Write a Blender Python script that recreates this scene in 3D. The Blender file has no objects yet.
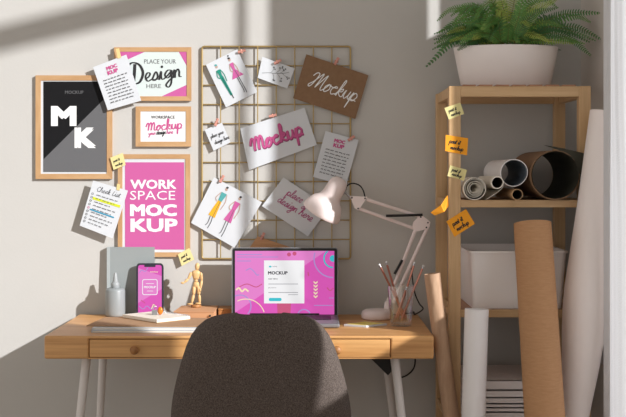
import bpy, bmesh, math, random
from mathutils import Vector, Matrix, Quaternion
random.seed(7)
PI = math.pi
C = bpy.context.scene.collection
# ------------------------------------------------------------------ camera frame
F, CX, HY, D0, H = 1190.0, 313.0, 170.0, 3.93, 1.22     # focal length in px, vanishing point, distance of the wall, eye height
EYE = Vector((0, -D0, H))
class Plane:
    """a plane standing in the room; px() finds the point on it that a photo pixel shows"""
    def __init__(s, point, normal=(0, -1, 0)):
        s.p = Vector(point); s.n = Vector(normal).normalized()
    def px(s, x, y, lift=0.0):
        r = Vector(((x-CX)/F, 1.0, -(y-HY)/F))
        q = s.p + s.n*lift
        t = (q-EYE).dot(s.n)/r.dot(s.n)
        return EYE + r*t
def at(x, y, Y):
    d = D0+Y
    return Vector(((x-CX)*d/F, Y, H-(y-HY)*d/F))

# ------------------------------------------------------------------ materials
def srgb(c):
    return tuple(((v/255)/12.92 if v/255 <= .04045 else ((v/255+.055)/1.055)**2.4) for v in c)
MATS = {}
def mat(name, rgb, rough=.6, metal=0, var=0, scale=(20, 20, 20), emit=0, bump=0, bscale=60, spec=.5, rgb2=None, coat=0):
    m = bpy.data.materials.new(name); m.use_nodes = True; MATS[name] = m
    nt = m.node_tree; b = nt.nodes['Principled BSDF']
    c = srgb(rgb)
    b.inputs['Base Color'].default_value = (*c, 1)
    b.inputs['Roughness'].default_value = rough; b.inputs['Metallic'].default_value = metal
    b.inputs['Specular IOR Level'].default_value = spec
    b.inputs['Coat Weight'].default_value = coat
    tc = nt.nodes.new('ShaderNodeTexCoord')
    if var or rgb2:
        mp = nt.nodes.new('ShaderNodeMapping'); mp.inputs['Scale'].default_value = scale
        nz = nt.nodes.new('ShaderNodeTexNoise'); nz.inputs['Scale'].default_value = 1; nz.inputs['Detail'].default_value = 5
        nz.inputs['Roughness'].default_value = .6
        cr = nt.nodes.new('ShaderNodeValToRGB')
        c2 = srgb(rgb2) if rgb2 else tuple(v*(1-var) for v in c)
        cr.color_ramp.elements[0].position = .32; cr.color_ramp.elements[1].position = .68
        cr.color_ramp.elements[0].color = (*c2, 1); cr.color_ramp.elements[1].color = (*c, 1)
        nt.links.new(tc.outputs['Object'], mp.inputs[0]); nt.links.new(mp.outputs[0], nz.inputs['Vector'])
        nt.links.new(nz.outputs['Fac'], cr.inputs[0]); nt.links.new(cr.outputs[0], b.inputs['Base Color'])
    if bump:
        n2 = nt.nodes.new('ShaderNodeTexNoise'); n2.inputs['Scale'].default_value = bscale; n2.inputs['Detail'].default_value = 4
        bp = nt.nodes.new('ShaderNodeBump'); bp.inputs['Strength'].default_value = bump; bp.inputs['Distance'].default_value = .004
        nt.links.new(tc.outputs['Object'], n2.inputs['Vector']); nt.links.new(n2.outputs['Fac'], bp.inputs['Height'])
        nt.links.new(bp.outputs[0], b.inputs['Normal'])
    if emit:
        b.inputs['Emission Color'].default_value = (*c, 1); b.inputs['Emission Strength'].default_value = emit
    return m
wall_m = mat('wall_paint', (200, 197, 192), .9, var=.03, scale=(3, 3, 3), bump=.06, bscale=120)
wall_m2 = mat('right_wall_paint', (212, 203, 195), .9)
floor_m = mat('floor_boards', (205, 192, 176), .5, var=.2, scale=(3, 30, 3))
ceil_m = mat('ceiling_paint', (225, 222, 218), .9)
white_paint = mat('white_trim_paint', (225, 222, 220), .5)
desk_m = mat('desk_pine', (226, 174, 114), .42, rgb2=(192, 136, 80), scale=(2.2, 80, 80), bump=.05, bscale=90)
drawer_m = mat('drawer_pine', (228, 176, 114), .42, rgb2=(194, 138, 80), scale=(1.8, 80, 95))
knob_m = mat('knob_wood', (182, 128, 76), .5, rgb2=(150, 100, 56), scale=(40, 40, 40))
seam_m = mat('dark_seam', (70, 45, 25), .8)
leg_m = mat('white_leg', (222, 216, 212), .45)
blackm = mat('black_plastic', (22, 21, 21), .45)
frame_m = mat('oak_frame', (204, 164, 120), .5, rgb2=(188, 145, 100), scale=(40, 40, 9))
frame_h = mat('oak_frame_flat', (204, 164, 120), .5, rgb2=(188, 145, 100), scale=(9, 40, 40))
mdf_m = mat('frame_back', (120, 96, 72), .8)
paper = mat('white_paper', (216, 219, 223), .8, var=.03, scale=(8, 8, 8))
paper2 = mat('cream_paper', (238, 230, 216), .8)
palegreen = mat('pale_print', (214, 224, 221), .7)
ink = mat('black_ink', (38, 38, 40), .7)
greyink = mat('grey_ink', (110, 112, 114), .7)
softink = mat('soft_ink', (86, 88, 92), .7)
darkart = mat('charcoal_print', (25, 25, 27), .7, spec=.15)
greyart = mat('grey_print', (106, 106, 108), .7, spec=.15)
pinkart = mat('pink_print', (200, 92, 156), .6)
pinkdeep = mat('pink_lettering', (200, 84, 142), .6)
pinkdark = mat('magenta_shade', (140, 50, 100), .6)
magenta = mat('magenta_ink', (176, 66, 124), .6)
whiteart = mat('white_print', (240, 240, 240), .6)
teal = mat('teal_print', (20, 140, 120), .6); tealdark = mat('dark_teal_print', (12, 70, 70), .6)
tealblue = mat('blue_green_print', (80, 165, 165), .6)
yellowart = mat('yellow_print', (238, 176, 30), .6)
skin = mat('printed_skin_tone', (190, 160, 145), .7)
hl_yellow = mat('highlighter_yellow', (216, 224, 40), .7); hl_blue = mat('highlighter_blue', (50, 150, 185), .7)
sticky_y = mat('yellow_sticky_paper', (228, 216, 152), .8); sticky_o = mat('orange_sticky_paper', (252, 166, 30), .75)
tape_m = mat('masking_tape', (226, 204, 140), .7)
kraft = mat('kraft_paper', (178, 142, 108), .85, rgb2=(168, 132, 98), scale=(90, 90, 30), bump=.1, bscale=200)
kraftcard = mat('kraft_card', (142, 110, 82), .85, rgb2=(134, 102, 74), scale=(60, 60, 60))
kraftlight = mat('light_kraft', (196, 158, 116), .8, var=.1, scale=(30, 30, 30))
claycard = mat('terracotta_card', (208, 156, 114), .8)
gold = mat('brass_wire', (180, 154, 102), .4, metal=.5)
rose = mat('rose_copper', (196, 134, 116), .3, metal=.75)
rosewood = mat('pink_peg', (214, 150, 135), .5)
fabric = mat('charcoal_fabric', (122, 110, 103), .95, rgb2=(66, 58, 54), scale=(420, 420, 300), bump=.7, bscale=480, spec=.15)
shelf_m = mat('birch_wood', (214, 178, 134), .5, rgb2=(196, 158, 112), scale=(90, 90, 4))
shelf_h = mat('birch_rail', (214, 178, 134), .5, rgb2=(196, 158, 112), scale=(4, 90, 90))
slat_m = mat('birch_slat', (184, 136, 104), .5, rgb2=(160, 114, 84), scale=(28, 4, 28))
ceramic = mat('white_ceramic', (248, 240, 236), .35, coat=.2)
soil_m = mat('potting_soil', (48, 36, 28), 1, bump=.5, bscale=80)
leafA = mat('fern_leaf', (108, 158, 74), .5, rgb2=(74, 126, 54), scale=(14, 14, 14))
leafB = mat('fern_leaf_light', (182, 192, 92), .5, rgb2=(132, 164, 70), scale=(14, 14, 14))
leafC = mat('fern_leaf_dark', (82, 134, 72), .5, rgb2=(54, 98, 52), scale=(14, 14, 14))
stemm = mat('fern_stem', (110, 108, 50), .6)
lampm = mat('lamp_enamel', (242, 226, 222), .3, coat=.3)
steel = mat('steel', (190, 190, 192), .3, metal=.9)
alu = mat('space_grey_aluminium', (140, 140, 144), .5, metal=.5)
keym = mat('keyboard_black', (30, 30, 32), .5)
bookgrey = mat('grey_cloth_cover', (150, 156, 156), .7, var=.05, scale=(6, 6, 6)); spinegrey = mat('pale_grey_spine', (172, 178, 178), .7)
gluem = mat('grey_bottle_plastic', (146, 151, 152), .4); gluecap = mat('grey_cap_plastic', (158, 162, 163), .4)
phonem = mat('dark_phone_case', (40, 40, 52), .3)
manw = mat('mannequin_wood', (226, 186, 130), .45, var=.12, scale=(30, 30, 30))
amber = mat('amber_resin', (214, 120, 30), .25)
binm = mat('white_bin_plastic', (246, 240, 237), .4)
rollwhite = mat('white_roll_paper', (244, 239, 237), .75, var=.03, scale=(6, 6, 6), bump=.03, bscale=12)
rollpink = mat('blush_roll_paper', (248, 237, 232), .75, var=.04, scale=(5, 5, 2))
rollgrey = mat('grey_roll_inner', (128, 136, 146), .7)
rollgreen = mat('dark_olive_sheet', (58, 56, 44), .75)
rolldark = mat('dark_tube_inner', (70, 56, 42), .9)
rollwood = mat('wrinkled_kraft', (196, 162, 132), .75, rgb2=(170, 134, 106), scale=(60, 60, 9), bump=.5, bscale=30)
kroll = mat('brown_kraft_roll', (192, 146, 104), .8, rgb2=(182, 135, 94), scale=(40, 40, 260), bump=.1, bscale=150)
bookm = mat('white_book_cover', (232, 222, 218), .7); pagem = mat('book_pages', (214, 202, 196), .9, var=.2, scale=(4, 4, 500))
# screens give off light
_mat0 = mat
def mat(name, rgb, rough=.3, emit=0, **k):
    m = _mat0(name, rgb, rough, **k)
    if name.startswith('screen_'):
        b = m.node_tree.nodes['Principled BSDF']; c = srgb(rgb)
        b.inputs['Base Color'].default_value = (*[v*.12 for v in c], 1); b.inputs['Emission Color'].default_value = (*c, 1); b.inputs['Emission Strength'].default_value = .8; b.inputs['Specular IOR Level'].default_value = .3
    return m
E = .12
sc_pink = mat('screen_pink', (226, 92, 190), .25, emit=E); sc_pink2 = mat('screen_light_pink', (232, 134, 208), .25, emit=E)
sc_white = mat('screen_white', (246, 246, 248), .25, emit=E); sc_teal = mat('screen_teal', (60, 196, 210), .25, emit=E)
sc_lilac = mat('screen_lilac', (180, 150, 215), .25, emit=E); sc_cream = mat('screen_cream', (250, 232, 190), .25, emit=E)
sc_rose = mat('screen_rose', (206, 90, 130), .25, emit=E); sc_ink = mat('screen_ink', (50, 50, 60), .25, emit=.2); sc_grey = mat('screen_grey', (150, 150, 158), .25, emit=E)
# glass, curtain, added sun blocker
glassm = bpy.data.materials.new('clear_glass'); glassm.use_nodes = True; _n = glassm.node_tree; _n.nodes.clear()
_o = _n.nodes.new('ShaderNodeOutputMaterial'); _x = _n.nodes.new('ShaderNodeMixShader'); _t = _n.nodes.new('ShaderNodeBsdfTransparent'); _g = _n.nodes.new('ShaderNodeBsdfGlossy'); _w = _n.nodes.new('ShaderNodeLayerWeight')
_t.inputs[0].default_value = (.965, .97, .97, 1); _g.inputs[0].default_value = (1, 1, 1, 1); _g.inputs['Roughness'].default_value = .06; _w.inputs[0].default_value = .5
_p = _n.nodes.new('ShaderNodeMath'); _p.operation = 'POWER'; _p.inputs[1].default_value = 2.5; _q = _n.nodes.new('ShaderNodeMath'); _q.operation = 'MULTIPLY_ADD'; _q.inputs[1].default_value = .75; _q.inputs[2].default_value = .10
_n.links.new(_w.outputs['Facing'], _p.inputs[0]); _n.links.new(_p.outputs[0], _q.inputs[0]); _n.links.new(_q.outputs[0], _x.inputs[0]); _n.links.new(_t.outputs[0], _x.inputs[1]); _n.links.new(_g.outputs[0], _x.inputs[2]); _n.links.new(_x.outputs[0], _o.inputs[0])
def translucent(name, rgb, mixf, rough_bump=0):
    m = bpy.data.materials.new(name); m.use_nodes = True; nt = m.node_tree; nt.nodes.clear()
    o = nt.nodes.new('ShaderNodeOutputMaterial'); mx = nt.nodes.new('ShaderNodeMixShader')
    d = nt.nodes.new('ShaderNodeBsdfDiffuse'); t = nt.nodes.new('ShaderNodeBsdfTranslucent')
    c = (*srgb(rgb), 1); d.inputs[0].default_value = c; t.inputs[0].default_value = c
    mx.inputs[0].default_value = mixf
    nt.links.new(d.outputs[0], mx.inputs[1]); nt.links.new(t.outputs[0], mx.inputs[2]); nt.links.new(mx.outputs[0], o.inputs[0])
    if rough_bump:
        tc = nt.nodes.new('ShaderNodeTexCoord'); nz = nt.nodes.new('ShaderNodeTexNoise'); nz.inputs['Scale'].default_value = 260
        bp = nt.nodes.new('ShaderNodeBump'); bp.inputs['Strength'].default_value = rough_bump; bp.inputs['Distance'].default_value = .003
        nt.links.new(tc.outputs['Object'], nz.inputs['Vector']); nt.links.new(nz.outputs[0], bp.inputs['Height'])
        nt.links.new(bp.outputs[0], d.inputs['Normal'])
    return m
curtain_m = translucent('linen_curtain', (236, 238, 242), .35, .5)
blocker_m = translucent('sun_blocker_sheet', (238, 240, 245), .6)

# ------------------------------------------------------------------ mesh builder
def catmull(pts, n=6, closed=False):
    P = [Vector(p) for p in pts]; out = []
    m = len(P)
    if m < 3: return P
    for i in range(m if closed else m-1):
        p0 = P[(i-1) % m] if closed or i > 0 else P[0]*2-P[1]
        p1 = P[i]; p2 = P[(i+1) % m]
        p3 = P[(i+2) % m] if closed or i+2 < m else P[-1]*2-P[-2]
        for k in range(n):
            t = k/n
            out.append(.5*((2*p1)+(p2-p0)*t+(2*p0-5*p1+4*p2-p3)*t*t+(3*p1-p0-3*p2+p3)*t**3))
    if not closed: out.append(P[-1])
    return out
_text_cache = {}
def text_geo(s, bold):
    k = (s, bold)
    if k not in _text_cache:
        cu = bpy.data.curves.new('t', 'FONT'); cu.body = s; cu.offset = bold; cu.resolution_u = 2; cu.size = 1
        o = bpy.data.objects.new('t', cu); C.objects.link(o)
        bpy.context.view_layer.update()
        me = o.evaluated_get(bpy.context.evaluated_depsgraph_get()).to_mesh()
        vs = [tuple(v.co[:2]) for v in me.vertices]; fs = [tuple(p.vertices) for p in me.polygons]
        o.to_mesh_clear(); bpy.data.objects.remove(o); bpy.data.curves.remove(cu)
        _text_cache[k] = (vs, fs)
    return _text_cache[k]
class MB:
    def __init__(s, plane=None):
        s.v = []; s.f = []; s.mi = []; s.ms = []; s.plane = plane; s.smooth = []
    def _m(s, m):
        if m not in s.ms: s.ms.append(m)
        return s.ms.index(m)
    def add(s, vs, fs, m, sm=False):
        b = len(s.v); s.v += [Vector(v) for v in vs]; i = s._m(m)
        for f in fs: s.f.append(tuple(b+k for k in f)); s.mi.append(i); s.smooth.append(sm)
        return s
    def box(s, lo, hi, m, M=None, bev=0):
        if bev:
            bm = bmesh.new(); bmesh.ops.create_cube(bm, size=1)
            for v in bm.verts: v.co = Vector([lo[i]+(v.co[i]+.5)*(hi[i]-lo[i]) for i in range(3)])
            bmesh.ops.bevel(bm, geom=bm.edges[:], offset=bev, segments=3, affect='EDGES', profile=.5)
            bm.verts.index_update(); vs = [v.co.copy() for v in bm.verts]; fs = [[v.index for v in f.verts] for f in bm.faces]; bm.free()
        else:
            vs = [Vector((x, y, z)) for x in (lo[0], hi[0]) for y in (lo[1], hi[1]) for z in (lo[2], hi[2])]
            fs = [(0, 1, 3, 2), (4, 6, 7, 5), (0, 4, 5, 1), (2, 3, 7, 6), (0, 2, 6, 4), (1, 5, 7, 3)]
        if M: vs = [M @ v for v in vs]
        return s.add(vs, fs, m, False)
    def tube(s, pts, r, m, n=10, cap=True, sm=True):
        P = [Vector(p) for p in pts]; rr = r if isinstance(r, (list, tuple)) else [r]*len(P)
        up = None; vs = []
        for i, p in enumerate(P):
            t = (P[min(i+1, len(P)-1)]-P[max(i-1, 0)]).normalized()
            if up is None: up = t.orthogonal().normalized()
            up = (up-t*up.dot(t)).normalized(); w = t.cross(up)
            for k in range(n):
                a = 2*PI*k/n; vs.append(p+(up*math.cos(a)+w*math.sin(a))*rr[i])
        fs = [(i*n+k, i*n+(k+1) % n, (i+1)*n+(k+1) % n, (i+1)*n+k) for i in range(len(P)-1) for k in range(n)]
        s.add(vs, fs, m, sm)
        if cap:
            b = vs[:n]; e = vs[-n:]
            s.add(b, [tuple(range(n))[::-1]], m); s.add(e, [tuple(range(n))], m)
        return s
    def lathe(s, prof, m, c=(0, 0, 0), n=32, sx=1, sy=1, M=None, sm=True):
        vs = []
        for r, z in prof:
            for k in range(n):
                a = 2*PI*k/n; v = Vector((r*math.cos(a)*sx, r*math.sin(a)*sy, z))
                v = M @ v if M else v+Vector(c)
                vs.append(v)
        fs = [(i*n+k, i*n+(k+1) % n, (i+1)*n+(k+1) % n, (i+1)*n+k) for i in range(len(prof)-1) for k in range(n)]
        return s.add(vs, fs, m, sm)
    def ball(s, c, r, m, n=14, M=None):
        rx, ry, rz = r if isinstance(r, (tuple, list)) else (r, r, r)
        vs = []; c = Vector(c); h = n//2
        for i in range(h+1):
            a = PI*i/h
            for k in range(n):
                b = 2*PI*k/n
                q = Vector((rx*math.sin(a)*math.cos(b), ry*math.sin(a)*math.sin(b), rz*math.cos(a)))
                vs.append((M @ q if M else q)+c)
        fs = [(i*n+k, i*n+(k+1) % n, (i+1)*n+(k+1) % n, (i+1)*n+k) for i in range(h) for k in range(n)]
        return s.add(vs, fs, m, True)
    # --- flat print on a plane, drawn with photo pixels of that plane
    def poly(s, pts, m, lift=.0004):
        return s.add([s.plane.px(x, y, lift) for x, y in pts], [tuple(range(len(pts)))], m)
    def rect(s, x0, y0, x1, y1, m, lift=.0004):
        return s.poly([(x0, y1), (x1, y1), (x1, y0), (x0, y0)], m, lift)
    def slab(s, pts, t, m, side=None):
        """a sheet or board: outline in pixels, front face on the plane, thickness t behind it"""
        a = [s.plane.px(x, y) for x, y in pts]; b = [p-s.plane.n*t for p in a]; n = len(a)
        s.add(a, [tuple(range(n))], m); s.add(b, [tuple(range(n))[::-1]], side or m)
        return s.add(a+b, [(k, (k+1) % n, n+(k+1) % n, n+k) for k in range(n)], side or m)
    def ribbon(s, pts, w, m, lift=.0006, nib=None, n=5, sm=True, closed=False):
        s.tick = getattr(s, 'tick', 0)+1.2e-5; lift += s.tick
        P = [Vector((p[0], p[1], 0)) for p in pts]
        if sm: P = catmull(P, n, closed)
        if closed: P = P+[P[0]]
        L = []; R = []
        for i, p in enumerate(P):
            t = (P[min(i+1, len(P)-1)]-P[max(i-1, 0)])
            if t.length < 1e-6: t = Vector((1, 0, 0))
            t.normalize(); ww = w
            if nib: ww = w*(nib+(1-nib)*abs(t.y))
            q = Vector((-t.y, t.x, 0))*ww/2
            L.append(p+q); R.append(p-q)
        k = len(P); vs = [s.plane.px(p.x, p.y, lift+i*4e-7) for i, p in enumerate(L)]+[s.plane.px(p.x, p.y, lift+i*4e-7) for i, p in enumerate(R)]
        return s.add(vs, [(i, i+1, k+i+1, k+i) for i in range(k-1)], m)
    def text(s, t, x0, y0, x1, y1, m, bold=0, rot=0, lift=.0008, shear=0):
        """lettering filling the pixel box x0..x1 by y0 (top) .. y1 (bottom), turned by rot degrees (anticlockwise) about its centre"""
        if bold > 0:
            e = bold*(y1-y0)*1.7
            for k, (ox, oy) in enumerate(((0, 0), (-1, -.6), (1, -.6), (-1, .6), (1, .6))):
                s.text(t, x0+e+ox*e, y0+e*.6+oy*e, x1-e+ox*e, y1-e*.6+oy*e, m, 0, rot, lift+k*1.5e-5, shear)
            return s
        vs, fs = text_geo(t, 0)
        ax = min(v[0] for v in vs); bx = max(v[0] for v in vs); ay = min(v[1] for v in vs); by = max(v[1] for v in vs)
        cx, cy = (x0+x1)/2, (y0+y1)/2; a = math.radians(rot); out = []
        for x, y in vs:
            u = (x-ax)/(bx-ax)*(x1-x0)-(x1-x0)/2; v = (y-ay)/(by-ay)*(y1-y0)-(y1-y0)/2
            u += shear*v
            out.append(s.plane.px(cx+u*math.cos(a)-v*math.sin(a), cy-(u*math.sin(a)+v*math.cos(a)), lift))
        return s.add(out, fs, m)
    def disc(s, x, y, r, m, lift=.0006, ry=None, n=20):
        return s.poly([(x+r*math.cos(-2*PI*k/n), y+(ry or r)*math.sin(-2*PI*k/n)) for k in range(n)], m, lift)
    def ring(s, x, y, r, w, m, lift=.0006, a0=0, a1=360):
        k = 24; return s.ribbon([(x+r*math.cos(math.radians(a0+(a1-a0)*i/k)), y+r*math.sin(math.radians(a0+(a1-a0)*i/k))) for i in range(k+1)], w, m, lift, sm=False)
    def build(s, name, parent=None, origin=None):
        lo = Vector([min(v[i] for v in s.v) for i in range(3)]); hi = Vector([max(v[i] for v in s.v) for i in range(3)])
        o = Vector(origin) if origin is not None else Vector(((lo.x+hi.x)/2, (lo.y+hi.y)/2, lo.z))
        pw = parent.matrix_world.translation if parent is not None else Vector()
        if parent is not None: o = Vector(parent['_o'])
        me = bpy.data.meshes.new(name); me.from_pydata([v-o for v in s.v], [], s.f)
        for m in s.ms: me.materials.append(m)
        me.polygons.foreach_set('material_index', s.mi); me.polygons.foreach_set('use_smooth', s.smooth); me.update()
        bm = bmesh.new(); bm.from_mesh(me)
        bm.normal_update(); bm.to_mesh(me); bm.free()
        ob = bpy.data.objects.new(name, me); C.objects.link(ob)
        if parent is not None: ob.parent = parent
        else: ob.location = o
        ob['_o'] = tuple(o)
        return ob
def tag(o, label, cat, group=None):
    o['label'] = label; o['category'] = cat
    if group: o['group'] = group
    return o
def struct(o): o['kind'] = 'structure'; return o
def thing(name, label, cat, loc, group=None):
    o = bpy.data.objects.new(name, None); C.objects.link(o); o.location = loc; o['_o'] = tuple(loc)
    return tag(o, label, cat, group)
# --- handwriting: one stroke font, letters on a baseline, x-height 1
HW = {
 'a': ([(.75,.85),(.4,1),(.1,.5),(.35,.02),(.7,.4),(.8,.95),(.8,.3),(1,.05)], 1.0), 'c': ([(.7,.85),(.45,1),(.1,.5),(.35,0),(.85,.2)], .85),
 'd': ([(.75,.85),(.4,1),(.1,.5),(.35,.02),(.7,.5),(.85,2),(.8,.3),(1,.05)], 1.0), 'e': ([(.05,.25),(.45,.5),(.6,.85),(.35,1),(.12,.55),(.35,0),(.8,.2)], .8),
 'g': ([(.75,.85),(.4,1),(.1,.5),(.35,.1),(.7,.4),(.8,.95),(.75,-.5),(.45,-1),(.2,-.7),(.6,-.15),(1,.15)], 1.0),
 'h': ([(0,.1),(.35,1.2),(.4,1.9),(.22,1.9),(.15,0),(.2,.6),(.5,1),(.7,.7),(.72,.15),(.95,.05)], .95), 'i': ([(0,.1),(.22,1),(.22,.2),(.5,.05)], .5),
 'k': ([(0,.1),(.35,1.2),(.4,1.9),(.22,1.9),(.15,0),(.2,.6),(.6,1),(.6,.65),(.25,.5),(.6,.1),(.9,.1)], .9), 'l': ([(0,.1),(.4,1.2),(.4,1.95),(.2,1.8),(.2,.3),(.5,.05)], .5),
 'm': ([(0,.6),(.12,.95),(.15,0),(.2,.6),(.4,1),(.52,.7),(.52,0),(.58,.6),(.8,1),(.92,.7),(.92,.15),(1.15,.05)], 1.15),
 'n': ([(0,.6),(.12,.95),(.15,0),(.2,.6),(.45,1),(.6,.7),(.6,.15),(.85,.05)], .85), 'o': ([(.5,1),(.12,.6),(.3,0),(.75,.4),(.6,.98),(.75,.85),(.95,.8)], .9),
 'p': ([(0,.3),(.2,1),(.12,-1),(.15,.4),(.45,1),(.8,.6),(.5,.02),(.25,.15),(.95,.1)], .95), 'r': ([(0,.3),(.2,1.05),(.3,.85),(.55,.9),(.5,.3),(.75,.05)], .75),
 's': ([(0,.1),(.4,1),(.6,.4),(.3,0),(.1,.1),(.75,.1)], .75), 't': ([(0,.1),(.3,1.6),(.28,.2),(.55,.05)], .55),
 'u': ([(0,.5),(.12,1),(.15,.3),(.4,0),(.65,.5),(.7,1),(.7,.25),(.95,.05)], .95),
 'y': ([(0,.5),(.12,1),(.15,.4),(.4,.1),(.65,.5),(.7,1),(.65,-.6),(.4,-1),(.15,-.7),(.6,-.1),(.9,.1)], .9),
 'M': ([(-.35,1.35),(-.15,1.75),(.12,1.85),(.3,1.6),(.15,.5),(-.1,.02),(-.3,.25),(.1,.75),(.75,1.95),(.72,1.0),(.62,.1),(.95,1.0),(1.35,1.9),(1.3,.8),(1.35,.1),(1.65,.1)], 1.65),
 'W': ([(-.1,.75),(0,1.15),(.2,1.5),(.36,1.2),(.3,.05),(.42,.9),(.7,1.55),(.86,1.2),(.8,.05),(.92,.9),(1.2,1.55),(1.36,1.1),(1.32,.2),(1.6,.1)], 1.6),
 'C': ([(.9,1.6),(.5,1.9),(.1,1),(.5,.0),(.95,.2)], 1.0), 'L': ([(.35,1.8),(.2,.1),(.8,.08)], .85),
 'D': ([(.0,1.3),(-.1,1.75),(.4,2.0),(1.1,1.75),(1.45,1.0),(1.1,.2),(.55,.0),(.25,.2)], 1.6)}
def hand(mb, txt, x, y, xh, w, m, rot=0, lift=.0008, slant=.2, nib=None, stretch=1.0, width=None):
    """write txt with its baseline starting at pixel (x, y), x-height xh pixels; the line is stretched to width when given"""
    tot = sum(.6 if ch == ' ' else HW[ch][1] for ch in txt)
    if width: stretch = width/(tot*xh)
    a = math.radians(rot); ca, sa = math.cos(a), math.sin(a)
    def T(p):
        u = (p[0]+slant*p[1]/max(stretch, .4))*xh*stretch; v = p[1]*xh
        return (x+u*ca-v*sa, y-(u*sa+v*ca))
    cur = 0; word = []
    def flush():
        if len(word) > 1: mb.ribbon([T(p) for p in word], w, m, lift, nib=nib, n=4)
        word.clear()
    for ch in txt:
        if ch == ' ': flush(); cur += .6; continue
        g, adv = HW[ch]
        if ch == 'L' or ch == 'C' or ch == 'D': flush()
        word += [(cur+px_, py_) for px_, py_ in g]
        if ch == 'D': flush(); mb.ribbon([T(p) for p in [(cur+.6, 1.85), (cur+.5, 1.0), (cur+.35, .1)]], w*1.15, m, lift, nib=nib)
        if ch == 'i': mb.disc(*T((cur+.3, 1.5)), w*.7, m, lift, n=8)
        if ch == 't': mb.ribbon([T((cur+.0, 1.15)), T((cur+.55, 1.2))], w, m, lift, sm=False)
        cur += adv
    flush()
def scribble(mb, x0, y0, x1, y1, w, m, amp=.8, lift=.0008):
    """a line of small unreadable handwriting between two pixels"""
    dx, dy = x1-x0, y1-y0; L = math.hypot(dx, dy); ux, uy = dx/L, dy/L; t = 0
    while t < L-1:
        k = min(L-t, random.uniform(2, 5)); pts = []; q = 0; s = 1
        while q < k:
            a = amp*s*random.uniform(.5, 1); pts.append((x0+ux*(t+q)-uy*a, y0+uy*(t+q)+ux*a)); s = -s; q += .65
        if len(pts) > 2: mb.ribbon(pts, w, m, lift, n=2)
        t += k+.9

# ================================================================== THE ROOM
RW = .885                                   # inner face of the right wall
def slabwall(name, lo, hi, m):
    return struct(MB().box(lo, hi, m).build(name))
slabwall('wall_back', (-3.6, 0, 0), (RW+.12, .12, 3.1), wall_m)
slabwall('floor', (-3.6, -6.2, -.1), (RW+.12, .12, 0), floor_m)
slabwall('ceiling', (-3.6, -6.2, 3.1), (RW+.12, .12, 3.2), ceil_m)
# right wall with a tall window (y -0.60 .. -1.66) and a narrow slit added beside it to throw a strip of sun
WY0, WY1, WZ0, WZ1 = -.645, -1.56, .30, 3.0
SY0, SY1, SZ0, SZ1 = -.352, -.417, 1.93, 2.5
w = MB()
for y0, y1, z0, z1 in [(0, SY0, 0, 3.1), (SY0, SY1, 0, SZ0), (SY0, SY1, SZ1, 3.1), (SY1, WY0, 0, 3.1),
                       (WY0, WY1, 0, WZ0), (WY0, WY1, WZ1, 3.1), (WY1, -6.2, 0, 3.1)]:
    w.box((RW, y1, z0), (RW+.05, y0, z1), wall_m2)
struct(w.build('wall_right'))
t = thing('window_1', '', '', (RW+.05, (WY0+WY1)/2, WZ0)); del t['label'], t['category']; struct(t)
f = MB()
x0, x1 = RW+.052, RW+.10
f.box((x0, WY1-.05, WZ0-.05), (x1, WY0+.05, WZ0), white_paint); f.box((x0, WY1-.05, WZ1), (x1, WY0+.05, WZ1+.05), white_paint)
f.box((x0, WY1-.05, WZ0), (x1, WY1, WZ1), white_paint); f.box((x0, WY0, WZ0), (x1, WY0+.05, WZ1), white_paint)
f.build('window_frame', t)
MB().box((x0+.006, -.900, WZ0), (x0+.020, -.884, WZ1), white_paint).build('window_mullion', t)
MB().box((x0, WY1, 1.08), (x1-.03, -.88, 1.1), white_paint).build('window_transom', t)
MB().box((x0+.01, WY1, WZ0), (x0+.016, -.88, 1.08), blocker_m).build('sun_blocker', t)  # unseen translucent sheet added to stop low sun reaching chair and rolls
# slanting bar added out of view outside to cast soft shade across the wall top
struct(MB().tube([(1.32, -1.0, 2.63), (1.32, -2.25, 3.14)], .042, white_paint, 12).build('trim_shade_bar'))
struct(MB().box((RW-.018, -.6, .637), (RW, 0, .697), white_paint, bev=.004).build('trim_1'))
struct(MB().box((-3.6, -.015, 0), (RW-.001, 0, .09), white_paint, bev=.004).build('baseboard_back'))

# curtain
def curtain():
    mb = MB(); A = Vector((.8225, -.560)); B0 = Vector((.866, -.765)); n = 60; Z = [0.02+3.0*i/24 for i in range(25)]
    B = B0
    d = (B-A); nr = Vector((-d.y, d.x)).normalized(); vs = []; back = []
    for z in Z:
        B = B0+Vector((.0, -.075*max(0, min(1, (1.45-z)/.35)))); d = B-A
        for i in range(n+1):
            s = i/n; amp = .0035
            off = amp*math.sin(s*2*PI*2.2+.4*math.sin(z*1.7))+.0006*math.sin(s*2*PI*9+z*2)
            p = A+d*s+nr*off*(0.25+.75*min(1, s*3)); vs.append(Vector((p.x, p.y, z))); back.append(Vector((p.x+.003, p.y, z)))
    fs = [(j*(n+1)+i, j*(n+1)+i+1, (j+1)*(n+1)+i+1, (j+1)*(n+1)+i) for j in range(24) for i in range(n)]
    mb.add(vs, fs, curtain_m, True)
    return mb.build('curtain')
tag(curtain(), 'white linen curtain hanging beside the tall white paper roll', 'curtain')
tag(MB().tube([(.85, -.50, 3.04), (.85, -1.6, 3.04)], .012, steel).build('curtain_rod'), 'steel rod above the window carrying the white curtain', 'rod')

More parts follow.
